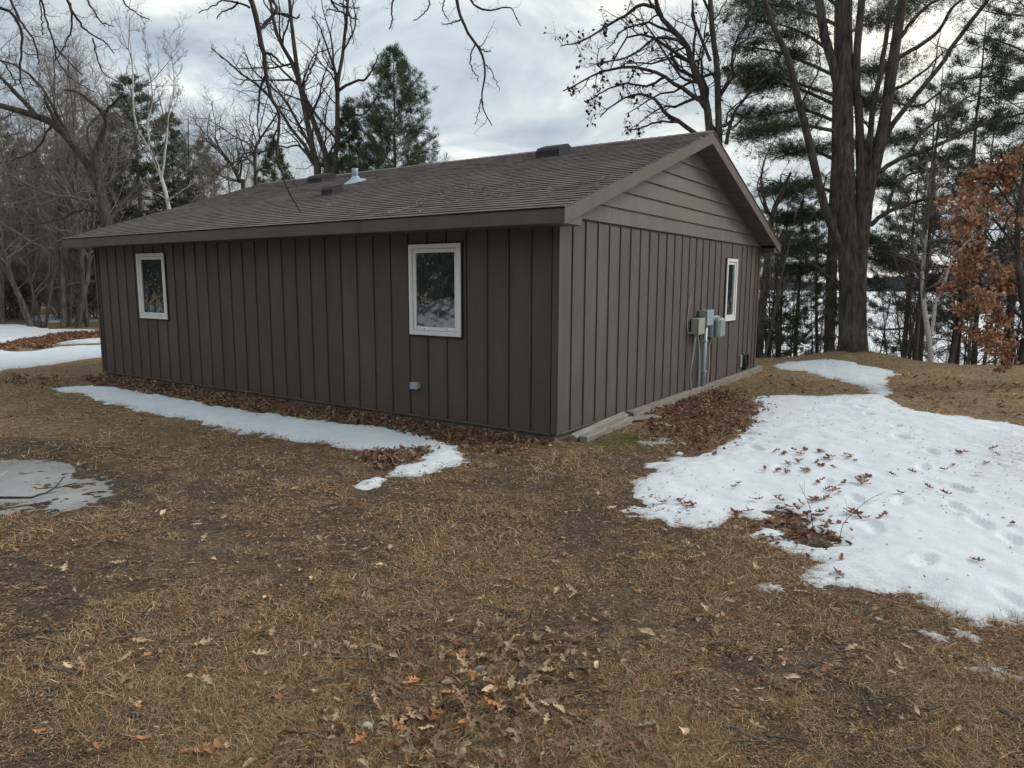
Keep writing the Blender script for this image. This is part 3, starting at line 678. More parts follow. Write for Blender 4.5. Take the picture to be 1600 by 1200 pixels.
for pts, r, nm in (([(.09, 4.17, .87), (.08, 4.12, .6), (.075, 4.05, .3), (.08, 4.08, .08), (.10, 4.14, -.1)], .018, 'cable'), ([(.09, 4.26, .87), (.085, 4.36, .7), (.09, 4.40, .4), (.10, 4.38, .15), (.10, 4.36, -.1)], .018, 'cable'),
                   ([(.09, 4.98, .80), (.06, 4.93, .62), (.07, 4.95, .35), (.06, 4.92, .1), (.07, 4.93, -.1)], .014, 'cable'), ([(.06, 4.10, .93), (.05, 3.93, .95), (.035, 3.95, 1.25), (.035, 4.05, 1.5), (.02, 4.02, 1.58)], .006, 'cable')):
    MB().tube(resample(pts, 16), r, 8).build(nm, M_CABLE if r < .016 else M_GREY2, cab, True)
MB().bbox(.014, .05, 6.86, 6.95, .10, .34, b=.01).build('outlet_box', M_GREY, cab)
a = np.linspace(0, 6*pi, 60); cc = MB().tube(np.column_stack([.05+.02*np.sin(a*1.7), 7.18+.13*np.cos(a), .20+.15*np.sin(a)]), .014, 6).bbox(.014, .05, 7.03, 7.33, .06, .36, b=.01)
cc.build('hose_coil', M_BLACK, cab, True)
# timbers lying along the gable wall
def beam(p, q, w_, h_, name, label, cat, tilt=0.0, group=None):
    p, q = np.array(p), np.array(q); L = np.linalg.norm(q-p); d = (q-p)/L; mb = MB().bbox(-w_/2, w_/2, 0, L, 0, h_, b=.007)
    V = np.concatenate(mb.v); V[:, 0] += .006*np.sin(V[:, 1]*2.1); mb.v = [V]
    o = mb.build(name, M_WOOD); o.location = p; o.rotation_euler = (math.atan2(d[2], math.hypot(d[0], d[1])), tilt, math.atan2(-d[0], d[1])); tag(o, label, cat, group)
beam((.105, 1.75, -.10), (.10, 8.06, -.085), .10, .115, 'timber', 'long grey timber laid against the foot of the gable wall', 'timber')
beam((.13, .10, -.10), (.085, 1.52, -.05), .09, .105, 'timber', 'short tilted grey timber leaning on the wall beside the cabin corner', 'timber', .45)
beam((.265, .15, -.11), (.23, 1.44, -.085), .10, .10, 'timber', 'short square timber lying outermost beside the cabin corner', 'timber')
beam((.16, 1.50, -.06), (.40, 1.98, -.065), .17, .03, 'plank', 'flat weathered plank at the end of the short timbers', 'plank')

# ------------------------------------------------------------------ trees
def spawn(P, r, n_per, n, ln, ang, trange=(.15, .98), rr=.6, wig=.35, trop=(0, 0, .15), tip=.005, tfall=.5, pool=None):
    """children of every path in P: (N,m,3) -> (N*n_per, n, 3)"""
    N, m, _ = P.shape; T = nrm(np.gradient(P, axis=1)); L = np.linalg.norm(np.diff(P, axis=1), axis=2).sum(1)
    t = trange[0]+(trange[1]-trange[0])*((np.arange(n_per)[None, :]+rng.random((N, n_per)))/n_per)
    f = t*(m-1); i = np.minimum(f.astype(int), m-2); fr = (f-i)[..., None]; ar = np.arange(N)[:, None]
    base = P[ar, i]*(1-fr)+P[ar, i+1]*fr; tan = T[ar, i]; rb = r[ar, i]*(1-fr[..., 0])+r[ar, i+1]*fr[..., 0]
    q = rng.normal(size=(N, n_per, 3)); q = nrm(q-tan*(q*tan).sum(-1, keepdims=True))
    an = np.radians(ang[0]+(ang[1]-ang[0])*rng.random((N, n_per)))[..., None]
    d = nrm(tan*np.cos(an)+q*np.sin(an)); LL = (ln[0]+(ln[1]-ln[0])*rng.random((N, n_per)))
    LL = LL*(1-tfall*t) if ln[1] <= 1.5 and pool is None else LL*(1-tfall*t)
    LL = LL*(L[:, None] if pool is None else pool)
    M = N*n_per; base = base.reshape(M, 3); d = d.reshape(M, 3); LL = LL.reshape(M); rb = rb.reshape(M)
    out = np.zeros((M, n, 3)); out[:, 0] = base; step = (LL/(n-1))[:, None]; bias = rng.normal(size=(M, 3))*wig*.5
    for s in range(1, n):
        d = nrm(d+rng.normal(size=(M, 3))*wig+bias*.35+np.array(trop)); out[:, s] = out[:, s-1]+d*step
    r0 = np.maximum(np.minimum(rb*rr, LL*.017), tip); rad = r0[:, None]*(1-np.linspace(0, 1, n)[None, :]*.75)+0; rad = np.maximum(rad, tip*.8)
    return out, rad
class Geo:
    def __init__(s): s.V = []; s.Q = []; s.n = 0
    def tubes(s, P, r, k, flute=None):
        V, Q = tubes(P, r, k, flute); s.V.append(V); s.Q.append(Q+s.n); s.n += len(V)
    def build(s, name, mtl, parent, off): 
        return mk(name, np.concatenate(s.V)-off, np.concatenate(s.Q), mtl, parent, True)
def bark_rough(P, a, amt=.10, sc=6):
    th = a[None, None, :]; z = P[:, :, 2:3]
    return 1+amt*(vnoise(th*sc/2+P[:, :1, :1]*3, z*2.2, 71)-.5)*2+.5*amt*(vnoise(th*sc, z*6, 72)-.5)*2
def limb3(pts, dep, n=14, jit=.02):
    """pts: (px,py[,ddepth]); dep: depth in metres at the foot"""
    P = np.array([pt(p[0], p[1], dep+(p[2] if len(p) > 2 else 0)) for p in pts]); return resample(P, n)
def traced_tree(name, base, limbs, dep, label, cat, mb_, mt_, lv=((9, .16, .42), (6, .2, .5), (4, .25, .6)), spread=1.2, n_main=16, tip=None, wig=.3, trop=(0, 0, .10), group=None, main=1, up_to=None, twig_from=0, flute_base=False, taper_min=.012):
    """limbs: list of (points, r0px, r1px); first `main` of them are trunks"""
    bx, by = base; bz = float(terr(bx, by)); off = np.array([bx, by, bz])
    root = empty(name, tuple(off), label, cat, group); tip = tip or .00014*dep
    Ps, Rs = [], []
    for k, (pts, r0, r1) in enumerate(limbs):
        P = limb3(pts, dep, n_main); n = len(P)
        # limbs leave the picture plane: wander in depth
        if k >= main:
            s_ = rng.uniform(-1, 1)*spread*.5; L = np.linalg.norm(np.diff(P, axis=0), axis=1).sum(); t = np.linspace(0, 1, n)[:, None]
            P = P+(P-CAM)/dep*(s_*t*min(1, L*.35))
        kink = rng.normal(size=P.shape)*.012*dep/20; kink[0] = 0; P = P+kink*(k >= main)
        r = np.linspace(r0, r1, n)*dep/FPX
        if k < main:
            P[0, 2] = bz-.15
        g = Geo(); fl = None
        kk = 14 if r0*dep/FPX > .1 else (9 if r0 > 4 else 6)
        if flute_base and k < main:
            P = resample(P, 40); r = np.interp(np.linspace(0, 1, 40), np.linspace(0, 1, n), r); kk = 26; zb = bz
            fl = lambda P_, a_, zb=zb, k=k: bark_rough(P_, a_, .12, 8)*(1+.42*np.exp(-np.maximum(P_[:, :, 2:3]-zb, 0)/.35)*(.55+.45*np.cos(5*a_+k)))
            g.tubes(P[None], r[None], kk, fl); Pn = resample(P, n_main); r = np.interp(np.linspace(0, 1, n), np.linspace(0, 1, 40), r); P = Pn
        else: g.tubes(P[None], r[None], kk, lambda P_, a_: bark_rough(P_, a_))
        g.build('trunk' if k < main else 'limb', mb_, root, off)
        Ps.append(P); Rs.append(r)
    Ps, Rs = np.array(Ps), np.array(Rs)
    sel = np.arange(len(Ps)) >= twig_from; A, RA = Ps[sel], Rs[sel]; g = Geo()
    kk = (5, 4, 3, 3); nn = (9, 6, 5, 4); ends = []
    for q, (n_per, la, lb) in enumerate(lv):
        A, RA = spawn(A, RA, n_per, nn[q], (la, lb), (28, 75), (.22 if q == 0 else .12, .99), .62, wig, trop, tip, .45 if q == 0 else .35)
        g.tubes(A, RA, kk[q])
    g.build('twigs', mt_, root, off)['kind'] = 'stuff'
    return root, A, off

# --- generic bare trees for the woods, a few grown once and copied
def proto_bare(h, seed, mb_, mt_, lean=.08, crown=.35, name='bare_tree', dens=1.0, multi=1, tk=.6):
    global rng; keep = rng; rng = np.random.default_rng(seed)
    root = empty(name, (0, 0, 0)); g = Geo(); n = 14; P0 = []; R0_ = []
    for q in range(multi):
        z = np.linspace(-.2, h*(.8+.2*rng.random()), n); dx, dy = rng.normal(size=2)*(lean+.12*(multi > 1)); wob = np.cumsum(rng.normal(size=(n, 2))*.012*h/6, 0)
        P0.append(np.column_stack([dx*z+wob[:, 0]+(q*.13 if multi > 1 else 0), dy*z+wob[:, 1], z])); R0_.append((h*.0105/(1 if multi == 1 else 1.5))*(1-np.linspace(0, 1, n)*.85))
    P, r = np.array(P0), np.array(R0_); g.tubes(P, r, 8, lambda a, b: bark_rough(a, b)); g.build('trunk', mb_, root, np.zeros(3))
    g = Geo(); A, RA = spawn(P, r, int(27*dens), 8, (.25, .5), (30, 70), (crown, .98), .5, .22, (0, 0, .13), .012*tk, .5); g.tubes(A, RA, 4)
    A, RA = spawn(A, RA, 9, 6, (.25, .55), (25, 65), (.15, 1), .6, .28, (0, 0, .08), .007*tk, .4); g.tubes(A, RA, 3)
    A, RA = spawn(A, RA, 7, 4, (.3, .65), (25, 60), (.15, 1), .6, .28, (0, 0, .06), .0055*tk, .4); g.tubes(A, RA, 3)
    g.build('twigs', mt_, root, np.zeros(3))['kind'] = 'stuff'; rng = keep
    return root
# --- needle foliage
def tufts(C, D, n=12, ln=.11, wd=.012, spread=.75, col=((.028, .05, .022), (.075, .11, .045))):
    """C centres, D directions (M,3): n needle blades each -> verts, tris, tint"""
    M = len(C); d = nrm(D[:, None, :]+rng.normal(size=(M, n, 3))*spread); s = nrm(np.cross(d, rng.normal(size=(M, n, 3))))
    L = ln*(.6+.7*rng.random((M, n, 1))); b = C[:, None, :]+rng.normal(size=(M, n, 3))*ln*.25
    V = np.stack([b-s*wd*.5, b+s*wd*.5, b+d*L], 2).reshape(-1, 3); T = np.arange(len(V)).reshape(-1, 3)
    c = np.array(col[0])+(np.array(col[1])-np.array(col[0]))*(rng.random((M, 1, 1))*.7+rng.random((M, n, 1))*.3)
    c = c*(1+.15*rng.normal(size=(M, 1, 3))); tint = np.clip(np.repeat(c[:, :, None, :], 3, 2).reshape(-1, 3), 0.003, 1)
    return V, T, tint
def pine(name, h, rad, whorl=.42, nb=6, seed=1, zmin=.12, droop=0.0, prof=1.0, up=.35, tn=11, ln=.13, wd=.016, tuft_gap=.12, plates=0.0, bare=.3, trunk_r=None, col=((.025, .045, .02), (.07, .105, .042)), side=5, tmax=None, bmat=None, gapp=.0):
    global rng; keep = rng; rng = np.random.default_rng(seed)
    root = empty(name, (0, 0, 0)); n = 18; z = np.linspace(-.3, h, n); wob = np.cumsum(rng.normal(size=(n, 2))*.008*h/8, 0); tr = trunk_r or h*.012
    P = np.column_stack([wob, z])[None]; g = Geo(); g.tubes(P, (tr*(1-.92*np.linspace(0, 1, n)))[None], 9, lambda a, b: bark_rough(a, b)); g.build('trunk', bmat or M_PINEB, root, np.zeros(3))
    B = []; LR = []
    zz = h*zmin
    while zz < h*.985:
        t = (zz-h*zmin)/(h*(1-zmin)); R_ = rad*((1-t)**prof)*(0.9 if plates == 0 else rng.uniform(.55, 1.15)); a0 = rng.random()*2*pi
        for k in range(nb):
            if rng.random() < gapp: continue
            a = a0+2*pi*k/nb+rng.normal()*.3; L = max(R_*rng.uniform(.7, 1.1), .12); c0 = np.array([np.interp(zz, z, wob[:, 0]), np.interp(zz, z, wob[:, 1]), zz+rng.normal()*.08])
            s = np.linspace(0, 1, 9); hz = L*s; vz = L*(up*s**1.2*(.4+.9*t) - droop*s*(1-s)*2.2)+.25*L*plates*(s**3)
            wv = np.cumsum(rng.normal(size=9)*.02*L)
            B.append(c0+np.column_stack([hz*math.cos(a)-wv*math.sin(a), hz*math.sin(a)+wv*math.cos(a), vz])); LR.append(max(.006, L*.011))
        zz += whorl*rng.uniform(.75, 1.25)*(1-.35*t)
    B = np.array(B); LR = np.array(LR)[:, None]*(1-.8*np.linspace(0, 1, 9))[None]; g = Geo(); g.tubes(B, LR, 4)
    S, SR = spawn(B, LR, side*2, 5, (.22, .5), (35, 62), (bare, .97), .5, .12, (0, 0, .06), .0025, .55)
    if plates: S[:, :, 2] = S[:, :1, 2]+(S[:, :, 2]-S[:, :1, 2])*.45
    g.tubes(S, SR, 3); g.build('branches', bmat or M_PINEB, root, np.zeros(3))
    CC, DD = [], []
    for A, f0 in ((B, max(bare, .45)), (S, .2)):
        L = np.linalg.norm(np.diff(A, axis=1), axis=2).sum(1); m_ = A.shape[1]; T = nrm(np.gradient(A, axis=1))
        k = np.maximum((L*(1-f0)/tuft_gap).astype(int), 1); idx = np.repeat(np.arange(len(A)), k); t = f0+(1-f0)*rng.random(len(idx))**.8; f = t*(m_-1); i = np.minimum(f.astype(int), m_-2); fr = (f-i)[:, None]
        CC.append(A[idx, i]*(1-fr)+A[idx, i+1]*fr); DD.append(T[idx, i]*.8+np.array([0, 0, .45]))
    C = np.concatenate(CC); D = np.concatenate(DD)
    if tmax and len(C) > tmax: q = rng.permutation(len(C))[:tmax]; C, D = C[q], D[q]
    V, T, tint = tufts(C, D, tn, ln, wd, .7, col)
    mk('foliage', V, T, M_NEED, root, False, tint)['kind'] = 'stuff'; rng = keep
    return root
def put(o, px, dep, label, cat, group=None, rot=None, sc=1.0, z=None, first=False):
    c = o if first else copy_tree(o); g = pt(px, 500, dep); x, y = g[0], g[1]; c.location = (x, y, float(terr(x, y)) if z is None else z)
    c.rotation_euler = (0, 0, rng.random()*2*pi if rot is None else rot); c.scale = (sc, sc, sc); 
    for k in ('label', 'category', 'group'):
        if k in c.keys(): del c[k]
    return tag(c, label, cat, group)

# leaning oak at the left
A_limbs = [([(172, 500), (170, 400), (165, 345), (158, 300), (145, 268), (112, 222), (82, 192), (45, 178), (0, 165), (-60, 150)], 9.5, 3.5),
  ([(150, 275), (150, 240), (158, 215), (165, 195), (165, 175), (180, 160), (192, 145)], 5, 1.5), ([(165, 185), (150, 165), (135, 153), (118, 143), (100, 140)], 3.5, 1.2),
  ([(100, 208), (85, 185), (72, 160), (70, 148)], 3.5, 1.4), ([(112, 222), (90, 180), (60, 130), (20, 100), (-20, 90)], 3, 1), ([(158, 300), (190, 270), (210, 230), (215, 200)], 2.5, .8),
  ([(60, 185), (20, 140), (-10, 110)], 4, 2), ([(82, 192), (60, 230), (20, 250), (-20, 260)], 2, .7), ([(165, 340), (150, 330), (120, 330), (90, 345), (40, 350)], 2.2, .8)]
traced_tree('oak_tree', pt(172, 500, 20)[:2], A_limbs, 20, 'dark bare oak leaning left above the far end of the cabin roof', 'tree', M_OAKB, M_TWIG, lv=((12, .15, .4), (8, .22, .55), (5, .3, .6)), wig=.32)
# three stemmed bare tree behind the roof
B_limbs = [([(498, 520), (498, 400), (497, 270), (490, 240), (480, 190), (470, 140), (462, 90), (455, 30), (450, -30)], 6, 2.2), ([(513, 520), (513, 400), (512, 265), (503, 225), (486, 180), (470, 135), (455, 95), (435, 60), (425, 20), (420, -20)], 6, 1.8), ([(520, 520), (521, 400), (522, 268), (527, 220), (527, 150), (528, 125), (535, 90), (538, 60), (543, 10), (546, -30)], 5, 1.6),
  ([(528, 125), (520, 100), (510, 70), (500, 45), (488, 25)], 2.2, .8), ([(528, 142), (545, 130), (570, 123), (582, 108), (592, 85)], 2.4, .9), ([(527, 190), (548, 180), (570, 178), (590, 150)], 2, .7),
  ([(497, 262), (480, 235), (455, 200), (420, 150), (390, 125), (360, 100), (330, 75)], 3.4, .9), ([(490, 240), (460, 180), (430, 140), (400, 115), (380, 80)], 2.6, .8), ([(498, 265), (470, 230), (445, 230), (425, 225)], 2, .7), ([(480, 190), (500, 150), (520, 120)], 1.7, .6), ([(470, 140), (490, 100), (500, 60)], 1.7, .6), ([(470, 135), (430, 100), (420, 85), (400, 70)], 2, .7)]
traced_tree('bare_tree', pt(510, 500, 25)[:2], B_limbs, 25, 'tall bare tree with three dark stems rising behind the middle of the roof', 'tree', M_OAKB, M_TWIGD, lv=((11, .13, .34), (6, .22, .55), (4, .3, .6)), main=3, wig=.22, trop=(0, 0, .16))
# forked tree left of it
traced_tree('bare_tree', pt(395, 500, 27)[:2], [([(383, 520), (380, 300), (375, 285), (360, 255), (345, 235), (335, 215)], 3.5, 1.2), ([(400, 520), (400, 300), (398, 250), (402, 225), (425, 190), (440, 165)], 3.2, 1.0), ([(375, 285), (378, 245), (400, 235)], 1.8, .7)], 27, 'small bare forked tree above the left part of the roof', 'tree', M_OAKB, M_TWIG, main=2, lv=((16, .2, .5), (9, .24, .6), (6, .3, .6)))
# white birch
traced_tree('birch_tree', pt(288, 500, 22)[:2], [([(290, 500), (280, 400), (264, 325), (256, 290), (245, 258), (232, 230), (215, 203), (208, 165), (208, 120), (203, 60), (195, 20)], 3.4, .6), ([(251, 285), (258, 240), (263, 190), (271, 140), (270, 100), (262, 45)], 1.7, .45), ([(233, 231), (231, 190), (238, 155), (233, 110), (225, 45)], 1.5, .45), ([(262, 314), (280, 301), (302, 285)], 1.8, .6), ([(262, 312), (240, 300), (225, 295)], 1.4, .5)], 22, 'thin white birch with leaning forked stem beside the dark pine', 'tree', M_BIRCH, M_BTWIG, lv=((16, .13, .34), (8, .22, .55), (5, .3, .6)), wig=.2, trop=(0, 0, .2), tip=.0034)
# leafed oak behind the ridge
D_limbs = [([(1108, 430), (1108, 300), (1108, 200), (1104, 165), (1095, 130), (1082, 105), (1075, 75), (1060, 55), (1035, 30), (1025, 0), (1022, -30)], 6.5, 3), ([(1126, 430), (1125, 300), (1123, 200), (1122, 150), (1120, 100), (1113, 50), (1110, 0), (1108, -40)], 6, 3.4),
  ([(1104, 168), (1085, 152), (1062, 135), (1040, 120), (1015, 110), (985, 106), (955, 108), (930, 116), (905, 130), (880, 141)], 4, .9), ([(1108, 225), (1085, 208), (1062, 190), (1040, 178), (1028, 160), (1008, 147), (985, 150), (960, 162), (938, 182)], 4, .9),
  ([(1028, 12), (1000, 8), (975, 25), (950, 40), (925, 55), (900, 68), (875, 72)], 3, .8), ([(1075, 75), (1050, 60), (1020, 62), (990, 85), (955, 95), (920, 100)], 3, .8), ([(1110, 95), (1092, 50), (1083, 20), (1082, -10)], 2.6, 1.3), ([(1135, 225), (1145, 182), (1160, 160), (1178, 138), (1210, 110)], 3, 1.2), ([(1095, 130), (1065, 120), (1040, 85), (1010, 40), (985, 20)], 2.5, .8), ([(1062, 192), (1030, 190), (1000, 200), (975, 205)], 2, .7), ([(1035, 30), (1010, -5), (990, -20)], 2.5, 1), ([(1104, 165), (1090, 110), (1100, 60), (1105, 20)], 2.2, .9), ([(1040, 120), (1010, 135), (975, 130), (940, 145), (915, 160)], 2.2, .7), ([(1122, 150), (1140, 120), (1150, 80), (1165, 40)], 2.2, .8)]
rD, tipsD, offD = traced_tree('oak_tree', pt(1116, 480, 18.5)[:2], D_limbs, 18.5, 'gnarled oak with a few dead leaves behind the gable peak', 'tree', M_OAKB, M_TWIGD, lv=((11, .14, .4), (7, .22, .55), (4, .3, .65)), main=2, wig=.34, trop=(0, 0, .05))
# big many stemmed tree before the lake
E_limbs = [([(1327, 562), (1327, 480), (1326, 420), (1323, 340), (1321, 280), (1320, 220), (1319, 150), (1319, 80), (1319, 0), (1319, -80)], 15, 10.5), ([(1341, 562), (1341, 470), (1343, 400), (1350, 340), (1362, 270), (1376, 220), (1385, 170), (1393, 110), (1402, 50), (1410, 0), (1416, -60)], 12, 6),
  ([(1342, 430), (1343, 330), (1345, 260), (1342, 190), (1336, 130), (1339, 80), (1346, 0), (1350, -40)], 7, 5), ([(1322, 410), (1307, 370), (1286, 315), (1272, 255), (1258, 200), (1245, 150), (1235, 100), (1222, 70), (1205, 30), (1190, -10)], 7, 3.5), ([(1318, 165), (1300, 95), (1286, 45), (1278, -10)], 7.5, 6), ([(1355, 330), (1358, 235), (1366, 160), (1376, 110), (1386, 50), (1396, -10)], 5, 3),
  ([(1370, 272), (1386, 210), (1405, 180), (1440, 140), (1470, 100), (1490, 70), (1520, 30), (1540, 5), (1560, -30)], 4.4, 2.5), ([(1376, 268), (1400, 250), (1430, 240), (1470, 225), (1510, 205), (1550, 190), (1600, 178), (1650, 170)], 3.8, 1.5), ([(1360, 352), (1380, 335), (1410, 322), (1440, 312), (1480, 308), (1522, 297)], 4, 1.2), ([(1398, 92), (1440, 70), (1470, 45), (1485, 15), (1512, -8)], 3.5, 2), ([(1394, 142), (1420, 128), (1450, 105), (1475, 80)], 2.6, 1), ([(1404, 62), (1425, 35), (1450, 8), (1480, -8)], 3, 2), ([(1396, 160), (1440, 165), (1490, 130), (1540, 120), (1600, 130)], 2.2, 1), ([(1420, 240), (1450, 200), (1500, 160), (1560, 130)], 2.4, .9), ([(1358, 300), (1352, 250), (1362, 200), (1364, 150)], 4, 2), ([(1312, 450), (1285, 425), (1255, 405), (1235, 398)], 3, 1), ([(1385, 335), (1400, 290), (1430, 270), (1470, 262), (1500, 262)], 2.4, 1)]
traced_tree('big_tree', TREE_XY, E_limbs, 16.6, 'massive dark many stemmed tree standing before the frozen lake', 'tree', M_OAKB, M_TWIGD, lv=((12, .12, .34), (8, .22, .5), (4, .3, .6)), main=2, wig=.22, trop=(0, 0, .10), twig_from=3, flute_base=True)
traced_tree('bare_tree', pt(1186, 540, 18)[:2], [([(1184, 562), (1190, 490), (1198, 420), (1206, 340), (1222, 300), (1235, 270)], 7.5, 2), ([(1192, 480), (1180, 470), (1170, 440)], 2, .8), ([(1200, 400), (1225, 370), (1250, 350)], 2.2, .8), ([(1206, 340), (1190, 300), (1195, 250), (1220, 200)], 2.5, .8)], 18, 'dark leaning tree close behind the right corner of the cabin', 'tree', M_OAKB, M_TWIGD, lv=((9, .2, .45), (6, .25, .55), (4, .3, .6)), wig=.35)
traced_tree('birch_tree', pt(1453, 560, 17)[:2], [([(1456, 568), (1450, 520), (1443, 470), (1441, 430), (1446, 380), (1450, 320), (1448, 240)], 4.4, 1.3), ([(1455, 520), (1462, 470), (1475, 440), (1484, 415), (1495, 395), (1520, 370)], 3, 1), ([(1446, 385), (1430, 350), (1410, 330)], 1.6, .6)], 17, 'pale grey birch with forked stem in front of the lake', 'tree', M_BIRCH, M_BTWIG, lv=((9, .18, .4), (6, .25, .55), (4, .3, .6)), wig=.28)
# overhanging branches of trees behind the camera
def overhang(limbs, dep, label, lv, leaf=False):
    g0 = pt(limbs[0][0][0][0], limbs[0][0][0][1], dep); root = empty('overhanging_branch', tuple(g0), label, 'branch'); Ps, Rs = [], []
    for pts, r0, r1 in limbs:
        s_ = rng.uniform(-.25, .25); P = limb3([(p[0], p[1], s_*i/len(pts)) for i, p in enumerate(pts)], dep, 18); kink = rng.normal(size=P.shape)*.004*dep/6; kink[0] = 0; P += kink
        r = np.linspace(r0, r1, 18)*dep/FPX*(1+.18*(rng.random(18)-.5)); g = Geo(); g.tubes(P[None], r[None], 7, lambda a, b: bark_rough(a, b, .08)); g.build('limb', M_TWIGD, root, g0); Ps.append(P); Rs.append(r)
    A, RA = np.array(Ps), np.array(Rs); g = Geo(); tip = .0011*dep/6
    for (n_per, la, lb, nn, k) in lv: A, RA = spawn(A, RA, n_per, nn, (la, lb), (30, 80), (.1, 1), .65, .38, (0, 0, .02), tip, .3); g.tubes(A, RA, k)
    g.build('twigs', M_TWIGD, root, g0)['kind'] = 'stuff'
overhang([([(-20, 8), (0, 12), (20, 22), (33, 48), (34, 85), (31, 115), (31, 130), (38, 142)], 2.7, .9), ([(12, -12), (25, 20), (38, 42), (52, 62), (60, 88), (60, 100)], 2.2, 1), ([(60, -12), (70, 20), (78, 50), (85, 70), (95, 82), (128, 118)], 1.8, .8), ([(100, -12), (114, 20), (128, 40), (140, 52), (163, 66), (180, 83)], 2.0, .8), ([(110, 5), (112, 40), (106, 62), (98, 78), (85, 95)], 1.5, .7), ([(128, -10), (145, 14), (155, 30), (165, 38), (178, 41)], 1.5, .7), ([(185, -10), (200, 10), (215, 22), (235, 32)], 1.4, .7), ([(145, 60), (150, 80), (155, 100), (165, 118), (185, 128)], 1.3, .6), ([(62, -5), (66, 40), (66, 55)], 1.2, .6), ([(85, 68), (90, 95), (115, 125), (150, 145)], 1.3, .5), ([(-10, 90), (8, 100), (20, 120), (25, 133)], 1.5, .7)], 6, 'thin bare twigs hanging into the top left corner', [(9, .10, .35, 6, 4), (4, .25, .55, 4, 3)])
overhang([([(385, -15), (396, 10), (403, 40), (408, 65), (413, 90), (416, 120), (424, 150), (433, 170), (437, 190), (434, 225), (433, 250), (443, 275), (450, 300), (470, 330)], 4.6, 1.0), ([(404, 52), (415, 35), (428, 22), (432, 10), (420, -8)], 3, 2), ([(428, 22), (445, 22), (462, 28), (468, 25)], 1.8, .9), ([(390, 12), (372, 5), (360, 15), (348, 18), (338, 28)], 1.8, .8), ([(372, 3), (350, 0), (335, 8), (310, 20)], 1.6, .7), ([(412, 82), (428, 88), (440, 100), (460, 107)], 2.2, .8), ([(416, 118), (408, 135), (405, 160), (402, 185), (404, 205), (406, 225)], 2.2, .7), ([(437, 190), (428, 215), (415, 235), (395, 240), (378, 248)], 1.5, .6), ([(434, 250), (450, 265), (462, 290)], 1.2, .5)], 7, 'thick dark drooping branch hanging in front of the roof left of the vents', [(10, .08, .26, 6, 4), (4, .25, .55, 4, 3)])
overhang([([(508, -12), (520, 5), (530, 18), (545, 25), (560, 31)], 2.2, .9), ([(540, -5), (545, 20), (550, 45), (553, 68)], 1.7, .6), ([(530, 18), (512, 15), (510, 25)], 1.2, .6), ([(530, 5), (548, 12), (562, 12)], 1.2, .6)], 7, 'short twig cluster hanging at the top above the three stemmed tree', [(8, .2, .45, 5, 4), (3, .25, .55, 4, 3)])
overhang([([(708, -14), (716, 10), (722, 30), (732, 52), (745, 72), (755, 92), (758, 112), (757, 130), (752, 155), (756, 175), (770, 196)], 2.8, .8), ([(722, 30), (705, 36), (690, 38)], 1.3, .6), ([(742, 68), (758, 80), (768, 79)], 1.2, .6), ([(742, 70), (735, 88), (736, 105), (745, 118), (748, 128)], 1.2, .6), ([(728, -12), (742, 8), (765, 17), (785, 12), (800, 15), (812, 40)], 1.8, .7), ([(698, -10), (692, 15), (702, 32)], 1.3, .6), ([(672, -8), (668, 12), (658, 25), (646, 32)], 1.3, .6), ([(614, -10), (612, 15), (613, 32), (608, 46)], 1.6, .8), ([(757, 98), (770, 115), (780, 140)], 1, .5), ([(752, 155), (748, 175), (742, 195)], .9, .5)], 7, 'slender bare branch hanging at the top centre above the roof', [(7, .08, .26, 5, 4), (3, .25, .55, 4, 3)])

# leaves still on the gnarled oak and the rust oak
def leaf_quads(C, size, cols, D=None):
    """bent four-triangle leaves at C"""
    M = len(C); d = nrm(rng.normal(size=(M, 3))+(np.array([0, 0, -.6]) if D is None else D)); s = nrm(np.cross(d, rng.normal(size=(M, 3)))); nn = np.cross(d, s)
    L = (size*(.6+.7*rng.random(M)))[:, None]; wv = L*(.28+.2*rng.random((M, 1)))
    V = np.stack([C, C+d*L*.45+s*wv+nn*L*.16, C+d*L*.5-nn*L*.06, C+d*L*.45-s*wv+nn*L*.16, C+d*L+nn*L*(.25*rng.normal(size=(M, 1)))], 1).reshape(-1, 3)
    b = np.arange(M)[:, None]*5; T = np.concatenate([b+np.array([0, 1, 2]), b+np.array([0, 2, 3]), b+np.array([2, 1, 4]), b+np.array([3, 2, 4])])
    c = np.array(cols)[rng.integers(0, len(cols), M)]*(1+.25*rng.normal(size=(M, 1))); return V, T, np.clip(np.repeat(c, 5, 0), .004, 1)
tp = tipsD[:, -1]; wl = np.clip((pt(1060, 100, 18.5)-tp)@Rt/2.5, 0, 1); sel = rng.random(len(tp)) < .012+.09*wl
cl = np.repeat(tp[sel], 2, 0)+rng.normal(size=(sel.sum()*2, 3))*.04
V, T, c = leaf_quads(cl, .115, [(.045, .032, .025), (.08, .05, .035), (.03, .024, .02)]); mk('dead_leaves', V-offD, T, M_LEAF, rD, False, c)['kind'] = 'stuff'
